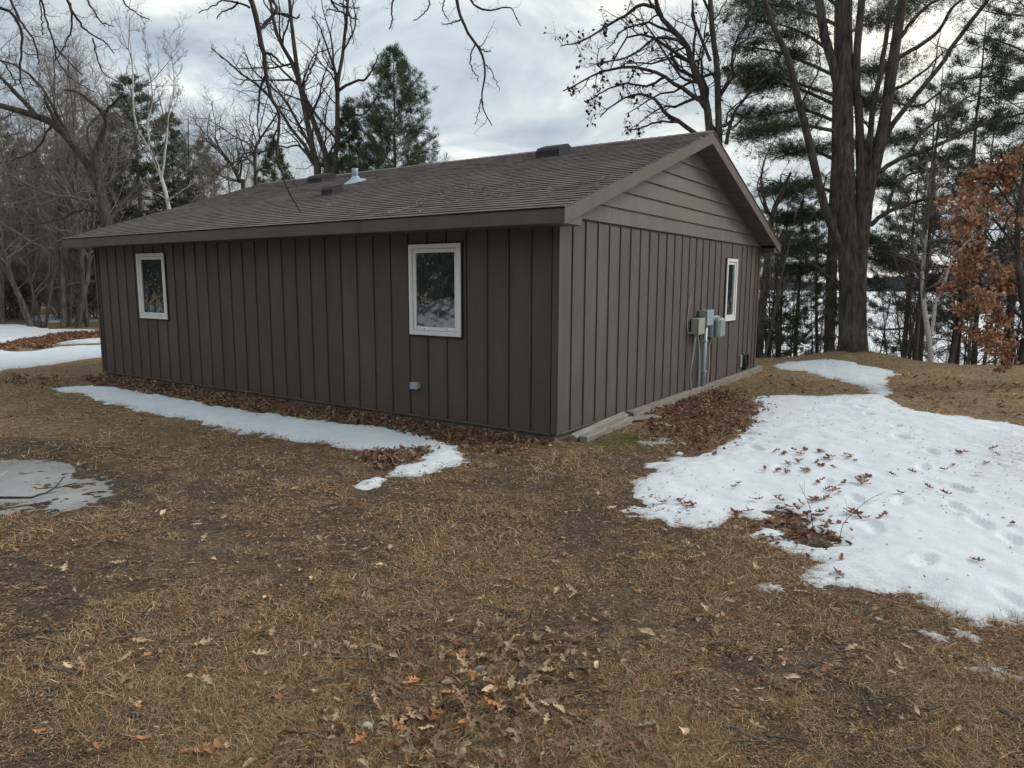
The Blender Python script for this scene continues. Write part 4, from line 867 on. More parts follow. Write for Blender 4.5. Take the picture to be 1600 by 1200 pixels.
# rust leaved oak on the right
F_l = [([(1612, 600), (1608, 540), (1600, 480), (1592, 420), (1590, 350), (1600, 280)], 7, 2.5), ([(1602, 500), (1570, 470), (1545, 450), (1520, 440), (1490, 450)], 2.5, .8), ([(1598, 450), (1560, 420), (1530, 400), (1505, 405)], 2.4, .8), ([(1592, 400), (1560, 350), (1530, 330), (1500, 345)], 2.4, .8), ([(1592, 340), (1565, 300), (1545, 285), (1515, 300)], 2.2, .7), ([(1605, 520), (1570, 510), (1540, 490), (1510, 490)], 2, .7), ([(1595, 300), (1580, 270), (1560, 262)], 2, .7), ([(1600, 450), (1620, 400), (1640, 350)], 2, .7), ([(1600, 280), (1620, 240), (1640, 220)], 2, .7), ([(1604, 500), (1590, 540), (1560, 540), (1530, 520)], 1.6, .6)]
rF, tF, oF = traced_tree('rust_leaved_oak', pt(1612, 590, 12.5)[:2], F_l, 12.5, 'young oak holding rusty brown dead leaves at the right edge', 'tree', M_OAKB, M_TWIGD, lv=((7, .3, .6), (6, .3, .6), (3, .3, .7)), spread=2.2, wig=.3, trop=(0, 0, .02), twig_from=1)
tq = tF.reshape(-1, 3); tq = tq[rng.random(len(tq)) < .85]
tq = tq+rng.normal(size=tq.shape)*.05
V, T, c = leaf_quads(tq, .082, [(.62, .36, .22), (.54, .28, .17), (.70, .46, .31), (.44, .22, .14), (.58, .33, .23)]); mk('rust_leaves', V-oF, T, M_LEAF, rF, False, c)['kind'] = 'stuff'

# pines
spr = pine('pine_tree', 9.9, 3.5, .40, 6, 3, .05, 0, .78, .75, 11, .15, .015, .065, tmax=21000, col=((.036, .066, .040), (.105, .155, .085)), gapp=.04); put(spr, 622, 26, 'dense conical young white pine behind the roof beside the flue pipe', 'tree', first=True, rot=.4, z=Z0).scale = (1.06, 1.06, 1.0)
sm = pine('pine_tree', 8.2, 2.7, .36, 6, 5, .05, 0, .8, .55, 10, .16, .02, .09, tmax=9000, col=((.04, .062, .034), (.11, .14, .07))); put(sm, 552, 27, 'lower bushy pine touching the left of the conical pine', 'tree', first=True, z=Z0)
lw = pine('pine_tree', 13.0, 3.8, .6, 7, 8, .08, .05, .6, .35, 10, .20, .026, .10, plates=.5, tmax=15000, col=((.036, .054, .036), (.09, .115, .07)), gapp=.12); put(lw, 235, 32, 'broad dark pine behind the white birch', 'tree', first=True).scale = (1.1, 1.1, .80)
put(lw, 285, 34, 'shorter dark pine just right of the white birch', 'tree', sc=.72); put(lw, 185, 33, 'dark pine between the leaning oak and the white birch', 'tree', sc=.68)
put(sm, 440, 30, 'round topped small pine behind the left roof vent', 'tree', sc=.92)
def bough_pine(dep, trunk, boughs, label):
    P = limb3(trunk, dep, 18); bx, by = P[0, 0], P[0, 1]; bz = float(terr(bx, by)); P[0, 2] = bz-.2; off = np.array([bx, by, bz]); root = empty('white_pine', tuple(off), label, 'tree')
    g = Geo(); g.tubes(P[None], np.linspace(8.5, 4.5, 18)[None]*dep/FPX, 10, lambda a, b: bark_rough(a, b)); g.build('trunk', M_PINEB, root, off)
    Bs, C, D = [], [], []
    for pts, dd, wd in boughs:
        B = limb3([(p[0], p[1], dd*i/(len(pts)-1)) for i, p in enumerate(pts)], dep, 12); Bs.append(B)
        for k in range(int(11+wd*14)):
            t = .28+.72*rng.random()**.75; c0 = B[min(int(t*11), 11)]+np.array([*rng.normal(size=2)*wd*.55, .05+rng.normal()*.06])
            n = int(46*(.5+rng.random())); q = rng.normal(size=(n, 3))*np.array([.30, .30, .075])*(.7+.6*rng.random()); C.append(c0+q); D.append(q*np.array([1.4, 1.4, 1])+np.array([0, 0, .16]))
    Bs = np.array(Bs); rb = np.linspace(.055, .012, 12)[None]*np.ones((len(Bs), 1)); g = Geo(); g.tubes(Bs, rb, 5); S, SR = spawn(Bs, rb, 12, 6, (.1, .3), (30, 65), (.25, 1), .5, .15, (0, 0, .05), .005, .3); g.tubes(S, SR, 4); g.build('branches', M_PINEB, root, off)
    V, T, c = tufts(np.concatenate(C), np.concatenate(D), 9, .13, .013, .6, ((.03, .055, .032), (.09, .13, .065))); mk('foliage', V-off, T, M_NEED, root, False, c)['kind'] = 'stuff'
bough_pine(20, [(1296, 560), (1300, 400), (1306, 250), (1308, 120), (1310, 0), (1311, -120)], [
  ([(1308, 120), (1260, 98), (1210, 80), (1155, 72)], 0, .9), ([(1310, 40), (1260, 20), (1200, 8), (1150, 15)], .8, .9), ([(1308, 90), (1270, 60), (1225, 40), (1180, 32)], -1, .8), ([(1308, 165), (1250, 140), (1200, 130), (1165, 150)], 1.2, .7), ([(1307, 150), (1240, 128), (1190, 112), (1135, 118)], -.8, .7),
  ([(1306, 205), (1250, 196), (1200, 205), (1152, 222)], -.6, .8), ([(1306, 190), (1255, 172), (1210, 178), (1160, 185)], 1, .7), ([(1305, 250), (1270, 236), (1235, 240), (1205, 250)], .6, .6), ([(1304, 300), (1270, 292), (1250, 298), (1228, 306)], -.5, .6), ([(1303, 345), (1275, 335), (1250, 340), (1225, 352)], .8, .5), ([(1301, 400), (1265, 385), (1240, 388), (1212, 402)], -.5, .6), ([(1301, 410), (1270, 420), (1245, 425), (1220, 430)], 1.2, .45),
  ([(1308, 130), (1345, 110), (1375, 112), (1395, 100)], 1, .6), ([(1307, 175), (1340, 160), (1365, 162), (1385, 170)], .8, .6), ([(1306, 240), (1340, 228), (1375, 222), (1405, 225)], 1.2, .5), ([(1306, 290), (1345, 280), (1375, 285), (1400, 290)], .8, .4), ([(1302, 380), (1340, 372), (1375, 380), (1410, 400)], 1.5, .6), ([(1309, 60), (1350, 40), (1390, 30), (1420, 10)], 1.5, .7), ([(1310, 0), (1350, -20), (1400, -15), (1450, 10)], 1.5, .8), ([(1302, 395), (1350, 402), (1400, 415), (1425, 425)], 2, .5), ([(1310, 10), (1270, -20), (1230, -30), (1170, -20)], .3, .9)],
  'tall white pine with layered dark boughs behind the many stemmed tree')
mid = pine('white_pine', 9.8, 2.1, .62, 5, 17, .30, .12, .4, .15, 10, .15, .018, .07, plates=.7, bare=.35, tmax=6500, col=((.04, .06, .036), (.105, .135, .075)), gapp=.2); put(mid, 1497, 19, 'slim pine right of the forked birch by the lake', 'tree', first=True)
put(mid, 1440, 20, 'slim pine directly behind the forked birch by the lake', 'tree', sc=.95); put(mid, 1580, 18, 'pine trunk behind the rust leaved oak', 'tree', sc=1.05); put(mid, 1415, 22.5, 'slim pine between the many stemmed tree and the forked birch', 'tree', sc=.9); put(mid, 1528, 21.5, 'slim pine left of the rust leaved oak', 'tree', sc=.95); put(mid, 1218, 23.5, 'slim pine beside the right corner of the cabin', 'tree', sc=.8); put(mid, 1247, 21, 'slim pine left of the many stemmed tree', 'tree', sc=.7)

low = pine('young_hemlock', 2.6, .95, .34, 4, 23, .3, .1, .5, .1, 9, .11, .012, .09, tmax=1000, trunk_r=.018, plates=.3, col=((.02, .042, .02), (.06, .095, .04)), gapp=.15)
low_spots = [(1285, 17.6, .9, 'bushy young evergreen close to the left of the massive trunk'), (1302, 18.3, .8, None), (1215, 18.6, .8, None), (1232, 20, .9, None), (1405, 19, .6, None), (1430, 20, .7, None), (1200, 20, .8, None), (1545, 17.6, .6, None), (1258, 19, .5, None)]
G_LOW = 'young evergreens at the lake bank'
for i, (px, d, s, lab) in enumerate(low_spots):
    put(low, px, d, lab or 'small thin evergreen sapling growing on the bank before the lake', 'evergreen', None if lab else G_LOW, sc=s, first=(i == 0))
# pine sprays reaching in at the upper right
def sprays():
    dep = 10.5; g0 = pt(1720, 120, dep); root = empty('pine_bough', tuple(g0), 'needled pine boughs reaching in at the upper right corner', 'branch')
    ls = [[(1720, 170), (1650, 110), (1600, 80), (1550, 60), (1515, 50)], [(1720, 60), (1650, 35), (1600, 25), (1550, 20), (1520, 10)], [(1720, 260), (1650, 215), (1600, 195), (1560, 190)], [(1720, 120), (1650, 60), (1600, 10), (1570, -20)], [(1720, 210), (1650, 160), (1600, 140), (1545, 130)]]
    P = np.array([limb3(l, dep+rng.uniform(-.6, .6), 12) for l in ls]); r = np.linspace(.02, .006, 12)[None]*np.ones((len(ls), 1)); g = Geo(); g.tubes(P, r, 6)
    S, SR = spawn(P, r, 14, 6, (.12, .35), (25, 60), (.2, 1), .6, .2, (0, 0, 0), .003, .3); g.tubes(S, SR, 4); g.build('limb', M_TWIGD, root, g0)
    k = 7; C = S[:, 2:].reshape(-1, 3); D = nrm(np.gradient(S, axis=1))[:, 2:].reshape(-1, 3); C = np.repeat(C, 2, 0)+rng.normal(size=(len(C)*2, 3))*.03; D = np.repeat(D, 2, 0)
    V, T, c = tufts(C, D, 14, .12, .006, .75, ((.022, .035, .02), (.055, .075, .035))); mk('foliage', V-g0, T, M_NEED, root, False, c)['kind'] = 'stuff'
sprays()
# woods: bare trees grown once, then copied
pb = [proto_bare(11, 101, M_WOODB, M_GTWIG, .05, .28), proto_bare(12.5, 102, M_WOODB, M_GTWIG, .09, .25, dens=1.2), proto_bare(9, 103, M_WOODB, M_GTWIG, .07, .15, multi=4, dens=.5), proto_bare(12, 104, M_BIRCH, M_BTWIG, .05, .35)]
used = [False]*4
def bare(k, px, d, lab, grp=None, sc=1.0, rot=None):
    o = put(pb[k], px, d, lab, 'tree', grp, rot, sc, first=not used[k]); used[k] = True; return o
for k, px, d, sc, lab in ((0, 1, 28, 1.1, 'bare tree trunk at the very left edge beyond the snow'), (1, 47, 26.3, .8, 'bare grey trunk standing left of the dark many stemmed clump'), (2, 68, 27, 1.0, 'dark clump of many stems beyond the snow at left'), (0, 98, 27, .95, 'straight grey trunk just right of the dark many stemmed clump'), (0, 108, 28, .85, 'trunk close behind the straight grey trunk'), (1, 122, 27.2, .85, 'crooked dark trunk between the grey trunks near the cabin end'), (0, 136, 27.6, .9, 'grey trunk nearest the far end of the cabin')):
    bare(k, px, d, lab, None, sc)
G_W = 'bare trees of the woods at the left'; L_W = 'bare grey tree in the woods beyond the snow at left'
for i in range(46):
    d = 33+rng.random()*38; px = -260+rng.random()*720*(1 if i % 3 else .7); bare(int(rng.integers(0, 3)), px, d, L_W, G_W, .75+.4*rng.random())
shrub = proto_bare(3.6, 301, M_WOODB, M_GTWIG, .16, .12, 'bare_shrub', .5, multi=5, tk=.6)
for i in range(30): put(shrub, -90+rng.random()*255, 28.3+rng.random()*11, 'tangled bare grey shrub between the trunks beyond the snow at left', 'shrub', 'tangled shrubs of the woods at the left', sc=.8+.7*rng.random(), first=(i == 0))
G_P = 'dark pines of the woods at the left'
for i, (px, d, s) in enumerate([(-20, 34, .75), (30, 40, .8), (95, 38, .7), (140, 44, .85), (-80, 40, .9), (60, 52, .9), (330, 46, .8), (-140, 36, .8), (180, 55, .8), (120, 60, .9), (0, 62, 1.0)]): put(lw, px, d, 'dark pine among the bare woods at left', 'tree', G_P, sc=s)
G_B = 'thin birches far behind the roof'
for px, d, s in ((733, 50, .82), (755, 52, .78), (782, 46, .98), (800, 47, .92), (745, 55, .85), (765, 56, .8)): bare(3, px, d, 'thin pale birch far behind the centre of the roof', G_B, s)
for px, d, s in ((840, 44, .66), (868, 42, .66), (900, 40, .68), (930, 44, .7), (820, 50, .72), (700, 60, .85), (680, 58, .8), (720, 60, .72), (600, 60, .8), (450, 48, .8), (350, 42, .8), (320, 36, .72), (400, 50, .9), (560, 50, .8), (960, 46, .7)): bare(int(rng.integers(0, 2)), px, d, 'distant bare tree showing its top over the roof line', 'bare tree tops beyond the roof', s)
# thin stems and saplings at the lake bank
sapl = [proto_bare(3.2, 201, M_TWIG, M_TWIG, .08, .2, 'sapling', .4, tk=.35), proto_bare(4.6, 202, M_OAKB, M_TWIG, .06, .35, 'sapling', .4, tk=.35)]
G_S = 'thin bare saplings along the lake bank'; fs = [True, True]
for i in range(34):
    k = int(rng.integers(0, 2)); px = 1190+rng.random()*420
    if abs(px-1340) < 22: px += 60
    put(sapl[k], px, 17.2+rng.random()*4, 'thin bare sapling on the bank before the frozen lake', 'sapling', G_S, sc=.7+.6*rng.random(), first=fs[k]); fs[k] = False
for i, (px, d, s, lab) in enumerate([(1437, 17.6, .62, 'dark slim trunk left of the forked pale birch'), (1484, 18, .58, 'dark slim trunk right of the forked pale birch'), (1543, 17, .4, 'thin trunk under the rust coloured leaves'), (1600, 18, .8, 'bare trunk at the far right edge of the bank'), (1225, 24, .7, 'bare tree behind the evergreen saplings beside the cabin'), (1520, 26, .8, 'bare tree far behind the rust leaved oak')]): bare(1 if i % 2 else 0, px, d, lab, None, s)
for i in range(12): bare(i % 2, -620+i*30, 30+rng.random()*18, L_W, G_W, .8+.4*rng.random())
for i, (px, d) in enumerate([(1690, 18), (1790, 19), (1900, 19.5)]): put(mid, px, d, 'slim pine on the bank beyond the rust leaved oak', 'tree', 'slim pines beyond the rust leaved oak', sc=.9+.05*i)
for i in range(14): put(sapl[i % 2], 1620+i*26, 17+rng.random()*3, 'thin bare sapling on the bank before the frozen lake', 'sapling', G_S, sc=.7+.6*rng.random())
# woods and snow behind the camera, seen only as reflections in the panes
ms = MB(); 
Xs = np.linspace(-46, -5, 42); Ys = np.linspace(-42, -9.5, 34); X, Y = np.meshgrid(Xs, Ys, indexing='ij'); x, y = X.ravel(), Y.ravel(); i = np.arange(41)[:, None]*34; j = np.arange(33)[None, :]
Q = np.stack([i+j, i+34+j, i+35+j, i+j+1], -1).reshape(-1, 4); zz = terr(x, y, False)+.10*sstep(.30, .42, fbm(x*.35, y*.35, 4, 91))-.03
tag(mk('snow_field', np.column_stack([x, y, zz]), Q, M_SNOW, None, True, .95*(np.abs((x*.16+y*.11+.35*np.sin(y*.35)) % 1-.5) < .11)), kind='structure')
for i in range(44):
    a = math.radians(-98-i*1.75); d = 30+rng.random()*14; g = (-4+d*math.sin(a), d*math.cos(a))
    c = copy_tree(lw if i % 3 else pb[i % 2]); c.location = (*g, float(terr(*g))); c.rotation_euler = (0, 0, rng.random()*6); s = .8+.4*rng.random(); c.scale = (s, s, s)
    for k in ('label', 'category', 'group'):
        if k in c.keys(): del c[k]
    tag(c, 'unseen tree behind the camera added to shade the cabin front', 'tree', 'trees opposite the cabin front')

for i in range(16):  # closer unseen trees, added to cut sky light on the front wall
    a = YAW+pi+math.radians(-62+i*8+rng.normal()*3); d = 13+rng.random()*9; g = (CAM[0]+d*math.sin(a), CAM[1]+d*math.cos(a)); c = copy_tree(lw if i % 4 else pb[1]); c.location = (*g, float(terr(*g))); s_ = .8+.35*rng.random(); c.scale = (s_,)*3; c.rotation_euler = (0, 0, rng.random()*6)
    for k in ('label', 'category', 'group'):
        if k in c.keys(): del c[k]
    tag(c, 'unseen tree behind the camera added to shade the cabin front', 'tree', 'trees opposite the cabin front')
# ------------------------------------------------------------------ ground cover
def cabin_clear(x, y): return (x > -LX-.02) & (x < .02) & (y > -.02) & (y < LY+.05)
def grass():
    N = 900000; r0, r1 = 1.7, 24.0; e = -.75
    u = rng.random(N); r = (r0**e+u*(r1**e-r0**e))**(1/e); a = YAW+np.radians(rng.uniform(-47, 47, N))
    x = CAM[0]+r*np.sin(a); y = CAM[1]+r*np.cos(a)
    dens = fbm(x*1.7, y*1.7, 4, 61)*.75+.35*fbm(x*5, y*5, 3, 62)
    keep = (rng.random(N) < sstep(.36, .62, dens)*.88+.12+.4*sstep(8, 12, r)) & ~cabin_clear(x, y)
    x, y, r, dens = x[keep], y[keep], r[keep], dens[keep]
    sn = allsnow(x, y)+edge_noise(x, y); keep = sn < .02+.10*rng.random(len(x))**3
    pd = sdist(x, y, PUD); keep &= (pd < .06) | (rng.random(len(x)) < .22+.4*sstep(.5, 0, pd))
    sdd = (x-CR0[0])*CRN[0]+(y-CR0[1])*CRN[1]; keep &= sdd < 1.5
    x, y, r, dens = x[keep], y[keep], r[keep], dens[keep]; N = len(x)
    ct = 90; tr_ = rng.uniform(2.0, 7.5, ct); ta = YAW+np.radians(rng.uniform(-36, 36, ct)); k_ = np.repeat(np.arange(ct), 70); ex = CAM[0]+tr_*np.sin(ta); ey = CAM[1]+tr_*np.cos(ta); okc = (allsnow(ex, ey) < -.15) & (sdist(ex, ey, PUD) < -.1); k_ = k_[okc[k_]]
    x = np.concatenate([x, ex[k_]+rng.normal(size=len(k_))*.035]); y = np.concatenate([y, ey[k_]+rng.normal(size=len(k_))*.035]); r = np.concatenate([r, tr_[k_]]); dens = np.concatenate([dens, np.full(len(k_), .9)]); isT = np.concatenate([np.zeros(N, bool), np.ones(len(k_), bool)]); N = len(x)
    hq = (sdist(x, y, L_HEAP) > -.1) & (rng.random(N) < .45); x, y, r, dens, isT = x[~hq], y[~hq], r[~hq], dens[~hq], isT[~hq]; N = len(x)
    z = surf(x, y); az = rng.random(N)*2*pi+0.0; tuft = sstep(.50, .66, dens)
    tilt = np.abs(rng.normal(size=N))*np.radians(8+20*tuft)+np.radians(2); tilt = np.where(isT, np.radians(rng.uniform(20, 75, N)), tilt); L = (.020+.050*rng.random(N)**1.5)*np.where(isT, .9, 1)*(1+.4*tuft)*np.clip(r/5, .85, 2.0)
    wd = (.0009+.0014*rng.random(N)**2)*np.clip(r/3.0, .8, 4.2)
    dx, dy = np.cos(az), np.sin(az); b = np.column_stack([x, y, z+.002+.012*rng.random(N)])
    d1 = np.column_stack([dx*np.cos(tilt), dy*np.cos(tilt), np.sin(tilt)]); t2 = tilt-np.radians(rng.uniform(5, 45, N)); az2 = az+rng.normal(size=N)*.5
    d2 = np.column_stack([np.cos(az2)*np.cos(t2), np.sin(az2)*np.cos(t2), np.sin(t2)]); s = np.column_stack([-dy, dx, .3*rng.normal(size=N)])*wd[:, None]
    m_ = b+d1*(L*.55)[:, None]; t = m_+d2*(L*.5)[:, None]; t[:, 2] = np.maximum(t[:, 2], z+.001)
    V = np.stack([b-s*.6, b+s*.6, m_+s*.5, m_-s*.5, t], 1).reshape(-1, 3); k = np.arange(N)[:, None]*5
    nr = (r < 5.5) & (rng.random(N) < .34); Qd = (k+np.array([0, 1, 2, 3]))[nr]; T = np.concatenate([(k+np.array([3, 2, 4]))[nr], (k+np.array([0, 1, 4]))[~nr]])
    pal = np.array([(.60, .44, .26), (.46, .325, .185), (.26, .175, .105), (.43, .325, .215), (.075, .052, .040), (.40, .19, .085), (.85, .70, .46)])
    far = sstep(6, 12, r); pw = rng.random(N)
    lush = np.clip(.5*tuft+.35*fbm(x*.7, y*.7, 3, 66)+.30*far, 0, 1)
    ci = np.where(pw < .20+.42*lush, rng.integers(0, 2, N), np.where(pw < .52+.36*lush, rng.integers(2, 4, N), rng.integers(4, 6, N))); ci = np.where(rng.random(N) < .05, 6, ci)
    c = pal[ci]*(.40+.98*rng.random((N, 1)))*np.array([1.0, .98, .955]); mo = np.exp(-((x-G(985, 688)[0])**2+(y-G(985, 688)[1])**2)/.1)+.7*np.exp(-((x-G(1190, 612)[0])**2+(y-G(1190, 612)[1])**2)/.5)
    c = np.where(isT[:, None], np.array([.56, .45, .25])*(.6+.5*rng.random((N, 1))), c)
    gm = (rng.random(N) < mo*.85)[:, None]; c = np.where(gm, np.array([.17, .165, .045])*(.6+.6*rng.random((N, 1))), c)
    tag(mk('dry_grass', V, [Qd, T], M_GRASS, None, False, np.repeat(c, 5, 0)), kind='stuff')
grass()
OAK = [(0, .012), (.10, .03), (.18, .16), (.24, .30), (.31, .13), (.38, .11), (.47, .30), (.55, .40), (.60, .17), (.66, .13), (.75, .27), (.82, .30), (.86, .12), (.93, .09), (1.0, .008)]
PLAIN = [(0, .012), (.12, .14), (.28, .26), (.45, .32), (.62, .29), (.8, .18), (.93, .06), (1, .006)]
def leaf_mesh(prof, size, curl, fold, seed):
    r_ = np.random.default_rng(seed); V = []; n = len(prof); tw = r_.normal()*.25
    for k, (t, w_) in enumerate(prof):
        wl, wr = w_*(1+.2*r_.normal()), w_*(1+.2*r_.normal()); z = curl*((t-.5)**2)*1.4+.03*r_.normal()
        for sgn, ww in ((-1, wl), (0, 0), (1, wr)): V.append((sgn*ww*.62*math.cos(fold), t-.5, z+abs(ww)*math.sin(fold)+tw*sgn*ww*(t-.4)))
    V = np.array(V)*size; V[:, 2] -= V[:, 2].min()*.8
    Q = [[3*k+a, 3*k+a+1, 3*k+4+a, 3*k+3+a] for k in range(n-1) for a in (0, 1)]
    return V, np.array(Q)
def leaf_stuff(name, C, size, cols, lobes=False, seed=0, tiltmax=.9):
    """many curled leaves joined"""
    lobed = [(0, .02), (.18, .25), (.28, .11), (.46, .36), (.58, .14), (.78, .27), (.88, .1), (1, .01)]
    lib = [leaf_mesh(lobed if lobes and k < 6 else [(0, .02), (.25, .30), (.55, .34), (.8, .2), (1, .01)], 1.0, rng.uniform(-.7, .9), rng.uniform(-.3, .7), 900+k+seed) for k in range(8)]
    Vs, Qs, Cs, n0 = [], [], [], 0
    for k in range(8):
        P = C[k::8]; M = len(P); V, Q = lib[k]; a = rng.random(M)*2*pi; tx = rng.normal(size=M)*tiltmax*.5; ty = rng.normal(size=M)*tiltmax*.5; s = size*(.55+.8*rng.random(M))
        ca, sa = np.cos(a), np.sin(a); X = V[None, :, 0]; Y = V[None, :, 1]; Z = V[None, :, 2]
        Y2 = Y*np.cos(tx)[:, None]-Z*np.sin(tx)[:, None]; Z2 = Y*np.sin(tx)[:, None]+Z*np.cos(tx)[:, None]; X2 = X*np.cos(ty)[:, None]+Z2*np.sin(ty)[:, None]; Z3 = -X*np.sin(ty)[:, None]+Z2*np.cos(ty)[:, None]
        W_ = np.stack([X2*ca[:, None]-Y2*sa[:, None], X2*sa[:, None]+Y2*ca[:, None], Z3], -1)*s[:, None, None]; W_[..., 2] -= np.minimum(W_[..., 2].min(1, keepdims=True)*.55, 0); W_ = W_+P[:, None, :]
        Vs.append(W_.reshape(-1, 3)); Qs.append((np.arange(M)[:, None, None]*len(V)+Q[None]).reshape(-1, 4)+n0); n0 += M*len(V)
        c = np.array(cols)[rng.integers(0, len(cols), M)]*(.75+.5*rng.random((M, 1))); Cs.append(np.repeat(c, len(V), 0))
    return tag(mk(name, np.concatenate(Vs), np.concatenate(Qs), M_LEAF, None, False, np.concatenate(Cs)), kind='stuff')
def fill(P, n, pad=0.0, hill=.03, soft=.10):
    lo, hi = P.min(0)-.5, P.max(0)+.5; out = []
    q = rng.random((n*12, 2))*(hi-lo)+lo; s = sdist(q[:, 0], q[:, 1], P)+(fbm(q[:, 0]*2.5, q[:, 1]*2.5, 3, 81)-.5)*.45
    q = q[(rng.random(len(s)) < sstep(-soft-pad, soft, s)) & ~cabin_clear(q[:, 0], q[:, 1]-.0)][:n]; s = sdist(q[:, 0], q[:, 1], P); z = terr(q[:, 0], q[:, 1])+np.clip(s, 0, .4)*.05*rng.random(len(q))+hill*rng.random(len(q))
    return np.column_stack([q, z])
BR = [(.25, .155, .105), (.33, .215, .145), (.19, .105, .075), (.42, .30, .21), (.27, .13, .085), (.15, .09, .07)]
RD = [(.24, .12, .085), (.30, .15, .10), (.18, .085, .065), (.36, .20, .14), (.42, .27, .19), (.15, .075, .06)]
leaf_stuff('leaf_litter', np.concatenate([fill(L_FRONT, 4300, 0, .035), fill(L_FRONT2, 460)]), .072, BR, seed=1)
L_MELT = polyxy([(1180, 822), (1220, 800), (1262, 808), (1300, 830), (1310, 850), (1270, 858), (1225, 842)])
leaf_stuff('leaf_litter', np.concatenate([fill(L_GABLE, 2200, .0, .025, .38), fill(L_MELT, 150, 0, .004, .3)]), .070, RD+[(.46, .32, .23), (.40, .22, .15)], seed=20)
leaf_stuff('leaf_litter', np.concatenate([fill(L_FAR, 3200, .0, .06), fill(L_FAR2, 500)]), .13, [(.32, .18, .115), (.40, .24, .15), (.25, .13, .085)], seed=40)
tan = [(.48, .35, .23), (.38, .27, .18), (.30, .20, .135), (.55, .42, .29), (.24, .155, .10), (.34, .19, .10)]
leaf_stuff('leaf_litter', fill(L_HEAP, 850, .12, .022, .42), .062, [tuple(min(v*1.2, .8) for v in q) for q in tan], True, seed=60, tiltmax=1.1)
bx = polyxy([(0, 640), (1000, 720), (1600, 1000), (1620, 1215), (-20, 1215)])
leaf_stuff('leaf_crumbs', fill(bx, 4200, 0, .006), .034, tan+BR, False, seed=80, tiltmax=.6)
q = fill(S_MAIN, 1500, 0, 0, .0); q = q[q[:, 0] < 7.5]; ss = sdist(q[:, 0], q[:, 1], S_MAIN)+edge_noise(q[:, 0], q[:, 1]); q, ss = q[ss > .05], ss[ss > .05]; q = q[rng.random(len(q)) < .25+.75*(fbm(q[:, 0]*.8, q[:, 1]*.8, 3, 97) > .5)]; ss = sdist(q[:, 0], q[:, 1], S_MAIN)+edge_noise(q[:, 0], q[:, 1])
q[:, 2] = terr(q[:, 0], q[:, 1], False)+snow_h(q[:, 0], q[:, 1], ss, SNOWS[2][1])+.006
leaf_stuff('snow_debris', q, .022, RD+[(.10, .08, .06), (.07, .055, .045)], False, seed=120, tiltmax=.4)
gr = fill(polyxy([(1390, 580), (1600, 600), (1600, 660), (1420, 635)]), 170, 0, 0); leaf_stuff('leaf_litter', np.concatenate([gr, fill(polyxy([(1180, 585), (1360, 610), (1200, 615)]), 60, 0, 0), fill(polyxy([(100, 590), (0, 580), (0, 600), (90, 606)]), 160, 0, 0)]), .085, BR+tan, seed=100)
# single leaves that can be picked out
lib = {}
def one_leaf(px, py, kind, size, label, group, zoff=.026, onsnow=False):
    k = random.randrange(5); key = (kind, k)
    if key not in lib:
        V, Q = leaf_mesh(OAK if k < 4 else PLAIN, 1.0, random.uniform(-.4, .7) if kind == 'pale' else random.uniform(.1, .7), random.uniform(.05, .4) if kind == 'pale' else random.uniform(.1, .5), 300+len(lib))
        c = {'pale': (.55, .42, .27), 'red': (.22, .105, .068), 'orange': (.48, .25, .13)}[kind]
        r_ = np.random.default_rng(len(lib)); c = np.array(c)*(.75+.5*r_.random()); ct = np.tile(c, (len(V), 1)); ct[1::3] *= 1.15
        o = mk('fallen_leaf', V, Q, M_LEAF, None, False, ct); lib[key] = o
    else:
        o = lib[key].copy(); COL.objects.link(o)
        for kk in ('label', 'category', 'group'):
            if kk in o.keys(): del o[kk]
    g = G(px, py); z = float(surf(g[0], g[1])[0])+zoff
    if onsnow: gx, gy = np.array([g[0]]), np.array([g[1]]); z = float(terr(gx, gy, False)[0]+np.maximum(snow_h(gx, gy, sdist(gx, gy, S_MAIN)+edge_noise(gx, gy), SNOWS[2][1])[0], 0))+zoff
    o.location = (g[0], g[1], z); o.rotation_euler = (random.gauss(0, .25), random.gauss(0, .25), random.random()*6.3); s = size*random.uniform(.8, 1.2); o.scale = (s, s, s)
    return tag(o, label, 'leaf', group)
PALE = [(183, 882), (102, 894), (240, 852), (325, 1077), (197, 1037), (318, 1016), (340, 930), (408, 995), (405, 1035), (105, 1050), (130, 1045), (195, 1075), (283, 777), (332, 814), (350, 815), (440, 755), (460, 770), (205, 845), (255, 808), (307, 825), (320, 845), (425, 1000), (520, 800), (515, 750), (710, 826), (768, 832), (645, 970), (870, 930), (870, 885), (893, 928), (982, 900), (866, 1004), (892, 1010), (976, 1056), (895, 938), (947, 972), (1008, 1000), (1098, 1030), (1010, 1000), (1140, 948), (1085, 880), (1075, 863), (1070, 853), (1180, 1150), (1010, 1147), (1068, 1160), (1180, 896), (1100, 960), (1250, 935), (1060, 915), (1305, 962), (600, 722), (575, 760), (735, 690), (860, 700), (935, 778), (955, 800), (968, 830), (500, 848), (700, 900), (560, 880), (610, 860), (1414, 990), (1330, 1020), (1120, 1000)]
LP, GP = 'tan oak leaf lying flat on the dry grass', 'oak leaves scattered on the dry grass'
special = {(325, 1077): 'pale star shaped oak leaf on dark soil at lower left', (1008, 1000): 'cream holed oak leaf right of the front leaf heap'}
for px, py in PALE: one_leaf(px, py, 'pale', .095 if (px, py) in special else .088, special.get((px, py), LP), None if (px, py) in special else GP)
for k in range(64): one_leaf(random.uniform(20, 1500), random.uniform(800, 1190), random.choice(['pale', 'pale', 'orange']), .065, LP, GP) if True else 0
one_leaf(325, 1183, 'orange', .13, 'large orange brown leaf at the bottom edge left of the front leaf heap', None); one_leaf(562, 1168, 'orange', .085, 'upright orange brown leaf at the left edge of the front leaf heap', None)
LH, GH = 'curled tan leaf in the leaf heap at the bottom centre', 'leaves of the heap at the bottom centre'
